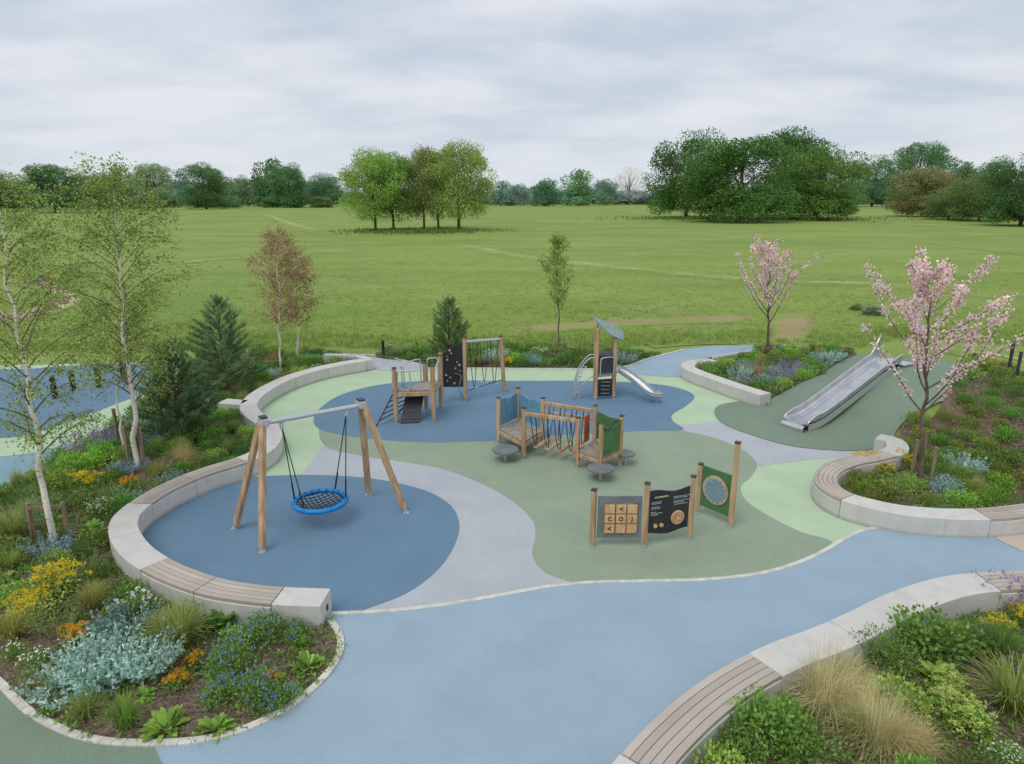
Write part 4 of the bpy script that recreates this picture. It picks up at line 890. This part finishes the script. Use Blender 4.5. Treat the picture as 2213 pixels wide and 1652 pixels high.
def k_rosette(s, n=42, L=.3, W=.11, h=.3):
    r = np.random.default_rng(s); az = r.uniform(0, 6.28, n); e = r.uniform(.15, 1.2, n); D = np.stack([np.cos(az)*np.cos(e), np.sin(az)*np.cos(e), np.sin(e)], 1)
    P0 = D*np.array([.06, .06, .02]); LL = L*r.uniform(.6, 1.1, n)[:, None]; S = nrm(np.stack([-np.sin(az), np.cos(az), 0*az], 1)+r.normal(0, .15, (n, 3))); W_ = W*r.uniform(.7, 1.1, n)[:, None]; dn = np.array([0, 0, -1.])
    V = np.stack([P0, P0+D*LL*.4+S*W_*.45, P0+D*LL*.75+S*W_*.4+dn*LL*.1, P0+D*LL*1.05+dn*LL*.28, P0+D*LL*.75-S*W_*.4+dn*LL*.1, P0+D*LL*.4-S*W_*.45], 1).reshape(-1, 3)
    return npmesh('foliage', V, np.arange(6*n).reshape(n, 6), M['leaf'])
gr, gd, gl, gy = lin(96, 124, 58), lin(78, 106, 54), lin(118, 146, 68), lin(138, 150, 82)
KD = {}
KD['leafy_shrub'] = [(k_shrub(s), None) for s in (1, 2, 3)]
KD['fine_shrub'] = [(k_shrub(s, 1700, .035, .02, .4, .36), None) for s in (4, 5)]
KD['spiky_shrub'] = [k_stem(s, 60, .42, .5, 16, .07, .014) for s in (6, 7)]
KD['silver_shrub'] = [k_stem(s, 80, .42, .55, 20, .07, .026) for s in (8, 9)]
KD['lavender'] = [k_stem(s, 110, .5, .5, 10, .06, .012, .7) for s in (10, 11)]
KD['broadleaf_plant'] = [(k_rosette(s, 60, .22, .085), None) for s in (12, 13, 14)]
KD['grass_tuft'] = [(npmesh('foliage', *blades(300, .1, .5, .38, .014, .5), M['blade']), None) for s in (1, 2)]
KD['golden_grass'] = [(npmesh('foliage', *blades(700, .16, .6, .5, .005, .85, .45), M['blade']), None) for s in (1, 2, 3)]
def fk(base, s, n, k, hr, L, hz_=1.05): return (k_shrub(s, 900, .05, .028, .4, .36), heads(s, n, k, hr, L, .4, .36, hz_=hz_))
KD['yellow_flower'] = [fk(0, s, 64, 18, .05, .027, 1.14) for s in (20, 21)]
KD['small_flower'] = [fk(0, s, 85, 5, .014, .021, 1.1) for s in (22, 23)]
KD['daisy_clump'] = [fk(0, s, 34, 7, .018, .028, 1.2) for s in (24, 25)]
placed = []
cnt = {}
def plant(kind, p, s, color, label, group=None, fcol=None, cat='plant', name=None):
    v = KD[kind][cnt.get(kind, 0) % len(KD[kind])]; cnt[kind] = cnt.get(kind, 0)+1; nm = name or kind; rz = R.uniform(0, 6.28); ss_ = (s*R.uniform(.9, 1.1), s*R.uniform(.9, 1.1), s*R.uniform(.85, 1.15))
    if v[1] is None:
        o = bpy.data.objects.new(nm, v[0]); col.objects.link(o); o.location = p; o.color = color; tag(o, label, cat, group)
    else:
        o = thing(nm, label, cat, p, group); link('foliage', v[0], None, o, color); tag(link('flowers', v[1], None, o, fcol or lin(220, 190, 60)), kind='stuff')
    o.rotation_euler.z = rz; o.scale = ss_; placed.append((p[0], p[1], .36*s)); return o
yel, org, wht, blu, pur, lime = lin(218, 198, 60), lin(226, 168, 52), lin(240, 240, 232), lin(134, 158, 216), lin(160, 124, 186), lin(192, 204, 116)
sil = lin(144, 166, 156); sil2 = lin(122, 146, 140); gold = lin(188, 180, 136); gold2 = lin(180, 166, 118); bronze = lin(154, 122, 84)
HP = [
 ('yellow_flower', 125, 1290, 1.35, gy, yel, 'tall yellow euphorbia clump near the lower left edge'), ('yellow_flower', 75, 1340, 1.15, gy, yel, 'yellow euphorbia clump just below the tall one at lower left'),
 ('yellow_flower', 165, 1395, .85, gr, org, 'orange yellow wallflowers above the big silver shrub'), ('yellow_flower', 185, 1065, 1.2, gr, yel, 'wide yellow flower clump behind the nearest birch'), ('yellow_flower', 285, 1060, .75, gr, org, 'small orange yellow flowers below the tall birch'),
 ('yellow_flower', 385, 1490, .6, gr, org, 'orange flowers right of the big silver shrub'), ('yellow_flower', 425, 1440, .5, gr, org, 'small orange flower clump in the middle of the front bed'), ('yellow_flower', 590, 1490, .5, gr, org, 'orange tinted flowers beside the blue ones at the front bed tip'),
 ('silver_shrub', 165, 1500, 1.2, sil, None, 'silver blue shrub, left third of the big silver mass in the front bed'), ('silver_shrub', 235, 1480, 1.3, sil, None, 'silver blue shrub, middle of the big silver mass in the front bed'), ('silver_shrub', 315, 1450, 1.3, sil, None, 'silver blue shrub, right third of the big silver mass in the front bed'), ('silver_shrub', 200, 1440, 1.0, sil, None, 'silver blue shrub at the back of the big silver mass'),
 ('daisy_clump', 310, 1335, .95, gr, wht, 'white daisies in front of the slatted bench bend'), ('daisy_clump', 260, 1350, .8, gr, wht, 'white daisies left of the tall grass tuft'), ('daisy_clump', 75, 1450, .8, gr, wht, 'white daisies left of the silver mass'), ('daisy_clump', 30, 1425, .6, gr, wht, 'few white daisies at the left picture edge'),
 ('grass_tuft', 392, 1400, 1.35, gy, None, 'tall green grass tuft right of the silver mass'), ('grass_tuft', 345, 1395, .9, gy, None, 'smaller grass tuft between daisies and silver mass'), ('grass_tuft', 275, 1575, .85, gl, None, 'bright green grass tuft at the front kerb'), ('grass_tuft', 190, 1550, .7, gy, None, 'short olive grass tuft below the silver mass'),
 ('broadleaf_plant', 487, 1352, 1.6, lin(92, 134, 66), None, 'bright broad-leaved plant below the bench slats'), ('broadleaf_plant', 360, 1580, 1.35, gl, None, 'bright broad-leaved plant at the front kerb'), ('broadleaf_plant', 465, 1582, 1.0, gl, None, 'leafy rosette right of the one at the front kerb'), ('broadleaf_plant', 668, 1445, 1.1, gl, None, 'leafy rosette at the right tip of the front bed'), ('broadleaf_plant', 650, 1400, .8, gl, None, 'small rosette near the bench end'),
 ('small_flower', 575, 1385, 1.1, gr, blu, 'blue flowering mound under the near bench end'), ('small_flower', 640, 1385, .8, gr, blu, 'blue flowering mound nearest the bench end'), ('small_flower', 500, 1460, 1.05, gr, blu, 'blue flowering mound in the middle of the front bed'), ('small_flower', 480, 1515, .95, gr, blu, 'low blue flowering mound near the front kerb'), ('small_flower', 560, 1520, 1.05, gr, blu, 'bright blue flowering mound near the bed tip'), ('small_flower', 605, 1535, .75, gr, blu, 'small blue flowering mound at the curve of the kerb'), ('small_flower', 520, 1400, .9, gl, blu, 'sparse blue flowers beside the broad-leaved plant'),
 ('golden_grass', 397, 1005, 1.1, gold2, None, 'golden feather grass below the broad pine'), ('golden_grass', 540, 790, .9, bronze, None, 'rusty grass clump behind the pines'), ('golden_grass', 590, 785, .9, bronze, None, 'rusty grass clump left of the copper birches'), ('golden_grass', 510, 850, .8, gold2, None, 'golden grass beside the stub wall'),
 ('yellow_flower', 492, 890, .6, gr, yel, 'small yellow flowers below the stub wall'), ('lavender', 190, 985, 1.35, lin(116, 128, 112), pur, 'grey mauve lavender mound behind the yellow flowers'), ('lavender', 335, 965, 1.0, sil2, pur, 'grey green lavender between the stakes and the pine'), ('lavender', 240, 960, .9, sil2, pur, 'lavender mound left of the stakes'), ('silver_shrub', 300, 930, .8, sil2, None, 'silver shrub left of the broad pine'),
 ('silver_shrub', 592, 815, .8, sil, None, 'silver blue shrub below the copper birches'), ('silver_shrub', 710, 782, .9, sil2, None, 'silver grey shrub at the back of the bench curve'), ('broadleaf_plant', 200, 1150, 1.2, gl, None, 'leafy rosette right of the near stakes'), ('grass_tuft', 30, 1170, 1.2, gy, None, 'olive grass left of the near stakes'),
 ('golden_grass', 1775, 1535, 1.25, gold, None, 'golden feather grass beside the bottom right bench slats'), ('golden_grass', 1850, 1545, 1.1, gold, None, 'golden feather grass, middle of the three close together'), ('golden_grass', 1895, 1615, 1.25, gold, None, 'large golden feather grass nearest the bottom edge'), ('golden_grass', 1815, 1480, 1.0, gold, None, 'golden feather grass at the back of the golden drift'), ('golden_grass', 1965, 1640, 1.0, gold2, None, 'golden grass at the bottom edge of the right bed'), ('grass_tuft', 1835, 1600, 1.0, gy, None, 'green tuft among the golden grasses'),
 ('leafy_shrub', 1650, 1600, 1.2, lin(106, 138, 64), None, 'bright green shrub at the inner foot of the slatted bench'), ('leafy_shrub', 1590, 1640, .9, gr, None, 'green shrub at the bottom edge beside the bench'), ('leafy_shrub', 1730, 1640, 1.1, gr, None, 'green shrub in front of the golden grasses'), ('small_flower', 1625, 1545, .7, gr, pur, 'small mauve flowers right behind the slatted bench'),
 ('leafy_shrub', 2010, 1420, 1.6, gr, None, 'large green shrub in the middle of the bottom right bed'), ('fine_shrub', 1900, 1440, 1.3, gr, None, 'fine-leaved shrub above the golden grasses'), ('yellow_flower', 2155, 1375, .75, gr, yel, 'yellow flowers near the right picture edge'), ('yellow_flower', 2205, 1350, .7, gr, yel, 'yellow flowers cut by the right edge of the picture'),
 ('yellow_flower', 2070, 1570, 1.2, gl, lime, 'lime green flower heads right of the golden grasses'), ('yellow_flower', 2045, 1510, .9, gl, lime, 'lime green flower heads above the others'), ('grass_tuft', 2190, 1540, 1.7, gy, None, 'large green grass tuft at the right edge'), ('grass_tuft', 2150, 1430, 1.2, gr, None, 'grass tuft below the yellow flowers'), ('broadleaf_plant', 2030, 1480, 1.5, gl, None, 'rosette between shrub and lime flowers'), ('small_flower', 2110, 1400, 1.0, gr, pur, 'purple flowers beside the yellow ones on the right'), ('small_flower', 2200, 1480, 1.0, gr, pur, 'purple flowers at the right edge above the grass tuft'), ('lavender', 2160, 1310, .9, lin(116, 108, 86), pur, 'tall brownish purple stems behind the slatted bench end'), ('lavender', 2215, 1310, .9, lin(110, 104, 84), pur, 'brown purple stems at the far right of the bed'),
 ('yellow_flower', 1872, 1018, 1.1, gr, yel, 'yellow flowers inside the bench hook, left clump'), ('yellow_flower', 1945, 1012, 1.1, gr, yel, 'yellow flowers inside the bench hook, right clump'), ('yellow_flower', 1908, 1030, .85, gr, yel, 'small yellow clump between the two bigger ones in the bench hook'), ('silver_shrub', 2085, 1020, 1.1, sil, None, 'silver shrub right of the cherry stakes'), ('fine_shrub', 1960, 1065, 1.1, gl, None, 'pale green fine shrub left of the cherry foot'), ('fine_shrub', 2040, 1075, 1.1, sil2, None, 'grey green fine shrub right of the cherry foot'), ('golden_grass', 2110, 1060, .6, gold2, None, 'small straw grass right of the cherry'),
 ('golden_grass', 1640, 795, .9, bronze, None, 'rusty grass left of the far cherry'), ('golden_grass', 1634, 820, .9, bronze, None, 'rusty grass in front of the far cherry'), ('lavender', 1690, 832, 1.1, sil2, None, 'blue grey lavender in front of the far cherry bed, lowest'), ('lavender', 1710, 815, 1.2, sil2, None, 'blue grey lavender in the middle of the far cherry bed'), ('silver_shrub', 1775, 792, 1.1, sil2, None, 'silver shrub right of the far cherry'), ('silver_shrub', 1800, 782, 1.1, sil, None, 'silver shrub at the right tip of the far cherry bed'), ('silver_shrub', 1660, 832, 1.0, sil2, None, 'silver shrub near the short bench end'),
 ('silver_shrub', 1072, 784, 1.1, sil, None, 'silver round shrub at the back behind the rope traverse'), ('yellow_flower', 1100, 792, .9, gr, yel, 'yellow green clump at the back behind the rope traverse'), ('silver_shrub', 1150, 782, .9, sil2, None, 'silver shrub left of the slender green tree'), ('small_flower', 1190, 784, .9, gd, lin(190, 120, 150), 'pinkish flowers at the foot of the slender green tree'),
]
for kd, x, y, s, c, fc, lb in HP:
    p = GM(x, y); plant(kd, (p.x, p.y, p.z+.02), s, c, lb, None, fc or (pur if kd == 'lavender' else None))
benchpts = [(p.x, p.y) for l in (benchA, benchC, benchD, benchB) for p in catmull(atz(l), False, 6)[0]]
BP = np.array(benchpts)
def fill(bed, n, mind, table, zone, smin=.7, smax=1.1, edge=.42):
    poly = beds[bed]; xs = [p[0] for p in poly]; ys = [p[1] for p in poly]; done = 0
    for _ in range(n*40):
        if done >= n: break
        x, y = R.uniform(min(xs), max(xs)), R.uniform(min(ys), max(ys))
        if abs(x) > y*.78+1.9 or y < 5.6: continue
        if not pip(poly, np.array([x]), np.array([y]))[0]: continue
        if np.min(np.hypot(BP[:, 0]-x, BP[:, 1]-y)) < edge: continue
        s = R.uniform(smin, smax)
        if any((x-a)**2+(y-b)**2 < (mind*(.5*s+.5)*.5+r*.8)**2 for a, b, r in placed): continue
        if any(not pip(poly, np.array([x+dx]), np.array([y+dy]))[0] for dx, dy in ((.2, 0), (-.2, 0), (0, .2), (0, -.2))): continue
        kd, c, fc, nm = R.choices(table, [q[0] for q in table])[0][1:]
        zn = zone(x, y); c = tuple(v*R.uniform(.8, 1.2) for v in c[:3])+(1,)
        plant(kd, (x, y, float(mound(x, y))+.02), s, c, nm+' '+zn, nm+' '+zn, fc); done += 1
    return done
tab = [(5, 'leafy_shrub', gr, None, 'mid green leafy shrub'), (4, 'fine_shrub', gd, None, 'dark fine-leaved low shrub'), (3, 'leafy_shrub', gl, None, 'bright green leafy shrub'), (3, 'spiky_shrub', lin(110, 128, 80), None, 'olive needle-leaved shrub'), (2, 'grass_tuft', gy, None, 'olive grass tuft'), (2, 'broadleaf_plant', gl, None, 'bright leafy rosette'), (1, 'silver_shrub', sil2, None, 'grey green shrub'), (1, 'small_flower', gr, wht, 'white speckled flowering mound')]
tabc = [(6, 'leafy_shrub', lin(98, 122, 56), None, 'mid green leafy shrub'), (4, 'fine_shrub', gr, None, 'fine-leaved low shrub'), (3, 'leafy_shrub', lin(118, 138, 64), None, 'bright green leafy shrub'), (1, 'small_flower', gr, lin(196, 120, 90), 'russet flowering mound')]
print('fill', fill('L', 250, .42, tab, lambda x, y: 'filling the front of the left border' if y < 11 else ('between the birches in the left border' if y < 17 else 'at the back of the left border')),
 fill('D', 70, .42, tab, lambda x, y: 'in the bottom right bed', .8, 1.2), fill('C', 170, .5, tabc, lambda x, y: 'around the near cherry tree' if y < 15.5 else 'on the bare mulch slope behind the near cherry', .6, 1.05),
 fill('S', 80, .4, tab, lambda x, y: 'in the bed around the far cherry', .7, 1.1), fill('F', 80, .35, tab, lambda x, y: 'in the narrow strip behind the play area', .7, 1.2, .1))

def cover(bed, n, L, color, name, label, frac=1):
    poly = beds[bed]; xs = [p[0] for p in poly]; ys = [p[1] for p in poly]; X = rng.uniform(min(xs), max(xs), n*3); Y = rng.uniform(min(ys), max(ys), n*3)
    k = pip(poly, X, Y) & (np.sin(X*1.7+np.sin(Y*1.3)*2)+np.sin(Y*2.1+X)+rng.normal(0, .5, len(X)) > frac) & (np.abs(X) < Y*.8+2); X, Y = X[k][:n], Y[k][:n]; m_ = len(X)
    i = np.repeat(np.arange(m_), 6); Pp = np.stack([X[i], Y[i], mound(X[i], Y[i])+.045+rng.uniform(0, .05, len(i))], 1)+rng.normal(0, .035, (len(i), 3))*np.array([1, 1, .2]); D = nrm(unit(len(i))+np.array([0, 0, .7]))
    o = link(name, npmesh(name, *leaves(Pp, D, L*rng.uniform(.6, 1.3, len(i)), L*.45), M['leaf']), None, None, color); tag(o, label, 'ground cover', kind='stuff')
cover('L', 9000, .07, gr, 'ground_cover', 'low green ground cover across the left border', -.4); cover('D', 2600, .07, gr, 'ground_cover', 'low green ground cover in the bottom right bed', -.4)
cover('C', 3500, .06, gr, 'ground_cover', 'sparse green ground cover around the near cherry', .5); cover('S', 2200, .07, gd, 'ground_cover', 'green ground cover in the far cherry bed', -.2); cover('F', 3000, .08, gd, 'ground_cover', 'green ground cover in the strip behind the play area', -.8)
for bd, n in (('L', 9000), ('D', 3500), ('C', 4500)):
    poly = beds[bd]; xs = [p[0] for p in poly]; ys = [p[1] for p in poly]; X = rng.uniform(min(xs), max(xs), n*3); Y = rng.uniform(min(ys), max(ys), n*3); k = pip(poly, X, Y); X, Y = X[k][:n], Y[k][:n]; m_ = len(X)
    D = nrm(unit(m_)*np.array([1, 1, .25])); o = link('bark_chips', npmesh('bark_chips', *leaves(np.stack([X, Y, mound(X, Y)+.06], 1), D, rng.uniform(.03, .07, m_), .022), M['stem']), None, None, lin(132, 110, 92))
    tag(o, {'L': 'brown bark chips scattered over the left border', 'D': 'brown bark chips in the bottom right bed', 'C': 'brown bark chips around the near cherry'}[bd], 'mulch', kind='stuff')

# meadow tufts behind the playground
yb_x = [-300, 350, 420, 700, 830, 1380, 1480, 1750, 1850, 1950, 2213, 2500]; yb_y = [760, 765, 755, 750, 752, 748, 742, 740, 750, 730, 745, 760]
X = rng.uniform(-300, 2500, 32000); Yp = 530+(760-530)*rng.uniform(0, 1, 32000)**.6; k = Yp < np.interp(X, yb_x, yb_y); X, Yp = X[k], Yp[k]
k = ~((X > 1150) & (X < 1600) & (np.abs(Yp-(710-(X-1100)*.05)) < 7)) & ~((X > 1670) & (X < 1745) & (Yp > 675) & (Yp < 735)); X, Yp = X[k], Yp[k]
a_ = (X-CX)/F; b_ = (CY-Yp)/F; tt = -H/(-sp+b_*cp); WX, WY = a_*tt, (cp+b_*sp)*tt
near = (Yp > np.interp(X, yb_x, yb_y)-26) & (rng.uniform(0, 1, len(X)) < .75); hgt = np.where(near, .2, .07)*rng.uniform(.5, 1.5, len(X)); hgt = np.where(np.sin(WX*.35)+np.sin(WY*.5+WX*.2) > .9, hgt*1.6, hgt)
i = np.repeat(np.arange(len(X)), 7); Pp = np.stack([WX[i], WY[i], mound(WX[i], WY[i])-.05], 1)+rng.normal(0, .12, (len(i), 3))*np.array([1, 1, 0]); D = nrm(unit(len(i))*np.array([.6, .6, .2])+np.array([0, 0, 1.]))
o = link('meadow_grass', npmesh('meadow_grass', *leaves(Pp, D, hgt[i], .03), M['blade']), None, None, lin(134, 152, 82)); tag(o, 'rough meadow grass behind the playground', 'grass', kind='stuff')

for k_, (x, y, s) in enumerate([(8, 690, .5), (40, 688, .45), (75, 680, .5), (105, 668, .5), (130, 655, .45), (152, 640, .45), (128, 625, .4), (95, 617, .4), (60, 612, .4), (20, 612, .4)]):
    p = G(x, y); V = []; r = random.Random(k_); mb = MB(); rings = 5; ns = 8
    for a in range(rings):
        ph = -.3+(a/(rings-1))*1.8
        for b in range(ns): th = 2*math.pi*b/ns; q = s*r.uniform(.8, 1.15); V.append((p.x+math.cos(th)*math.cos(ph)*q*1.3, p.y+math.sin(th)*math.cos(ph)*q, math.sin(ph)*q*.8))
    mb.add(V, [(a*ns+b, a*ns+(b+1) % ns, (a+1)*ns+(b+1) % ns, (a+1)*ns+b) for a in range(rings-1) for b in range(ns)]+[tuple((rings-1)*ns+b for b in range(ns))])
    o = mb.build('boulder', M['stone'], bevel=.05); tag(o, 'tan boulder in the line edging the sandy path at far left', 'boulder', 'tan boulders edging the sandy path')
for k_, (x, y, m_, lb) in enumerate([(92, 612, 'blue_p', 'small blue stand-in play item on the far left sandy patch'), (104, 616, 'panel_o', 'small orange red stand-in play item on the far left sandy patch')]):
    p = G(x, y); mb = MB(); mb.tube([(p.x, p.y, 0), (p.x, p.y, .45), (p.x+.05, p.y, .65)], [.3, .27, .1], 9); tag(mb.build('play_item_stand_in', M[m_], bevel=.03), lb, 'play item')  # coloured lump added as stand-in for a tiny unidentified play item

# ------------------------------------------------------------ camera, light, sky
cam = bpy.data.cameras.new('camera'); co = bpy.data.objects.new('camera', cam); col.objects.link(co); co.location = (0, 0, H); co.rotation_euler = (math.pi/2-PT, 0, 0)
cam.sensor_width = 36; cam.sensor_fit = 'HORIZONTAL'; cam.lens = F*36/2213; cam.clip_end = 6000; cam.clip_start = .1; scn.camera = co
EL, AZ = math.radians(58), math.radians(-35)
su = bpy.data.lights.new('sun', 'SUN'); su.energy = 1.5; su.angle = math.radians(40); su.color = (1, .965, .91); so = bpy.data.objects.new('sun', su); col.objects.link(so)
so.rotation_euler = (math.pi/2-EL, 0, AZ)
w = bpy.data.worlds.new('World'); scn.world = w; w.use_nodes = True; nt = w.node_tree; bg = nt.nodes['Background']; bg.inputs[1].default_value = .1
sky = N(nt, 'ShaderNodeTexSky'); sky.sky_type = 'NISHITA'; sky.sun_disc = False; sky.sun_elevation = EL; sky.sun_rotation = math.pi+AZ
tc = N(nt, 'ShaderNodeTexCoord'); sx = N(nt, 'ShaderNodeSeparateXYZ'); nt.links.new(tc.outputs['Generated'], sx.inputs[0])
mz = N(nt, 'ShaderNodeMath', operation='MAXIMUM'); nt.links.new(sx.outputs[2], mz.inputs[0]); mz.inputs[1].default_value = 0
az_ = N(nt, 'ShaderNodeMath', operation='ADD'); nt.links.new(mz.outputs[0], az_.inputs[0]); az_.inputs[1].default_value = .2
dv = []
for j in (0, 1):
    q = N(nt, 'ShaderNodeMath', operation='DIVIDE'); nt.links.new(sx.outputs[j], q.inputs[0]); nt.links.new(az_.outputs[0], q.inputs[1]); dv.append(q)
cb = N(nt, 'ShaderNodeCombineXYZ'); nt.links.new(dv[0].outputs[0], cb.inputs[0]); nt.links.new(dv[1].outputs[0], cb.inputs[1])
n1 = noise(nt, .9, 5, .5, cb.outputs[0], ((.75, 1.0, 1), (0, 0, .1))); n2 = noise(nt, 2.4, 4, .5, cb.outputs[0], ((.7, 1.1, 1), (0, 0, -.1)))
mxn = N(nt, 'ShaderNodeMath', operation='MULTIPLY_ADD'); nt.links.new(n2, mxn.inputs[0]); mxn.inputs[1].default_value = .35
n1s = N(nt, 'ShaderNodeMath', operation='MULTIPLY'); nt.links.new(n1, n1s.inputs[0]); n1s.inputs[1].default_value = .65; nt.links.new(n1s.outputs[0], mxn.inputs[2])
cl = mixc(nt, ramp(nt, mxn.outputs[0], .38, .60), sc(lin(194, 207, 222), 10), sc(lin(229, 232, 239), 10))
hzf = ramp(nt, sx.outputs[2], .16, .0)
cl = mixc(nt, hzf, cl, mixc(nt, .6, cl, sc(lin(220, 227, 233), 10)))
fin = mixc(nt, .97, sky.outputs[0], cl); nt.links.new(fin, bg.inputs[0])
scn.view_settings.view_transform = 'Standard'; scn.view_settings.look = 'None'; scn.view_settings.exposure = 0
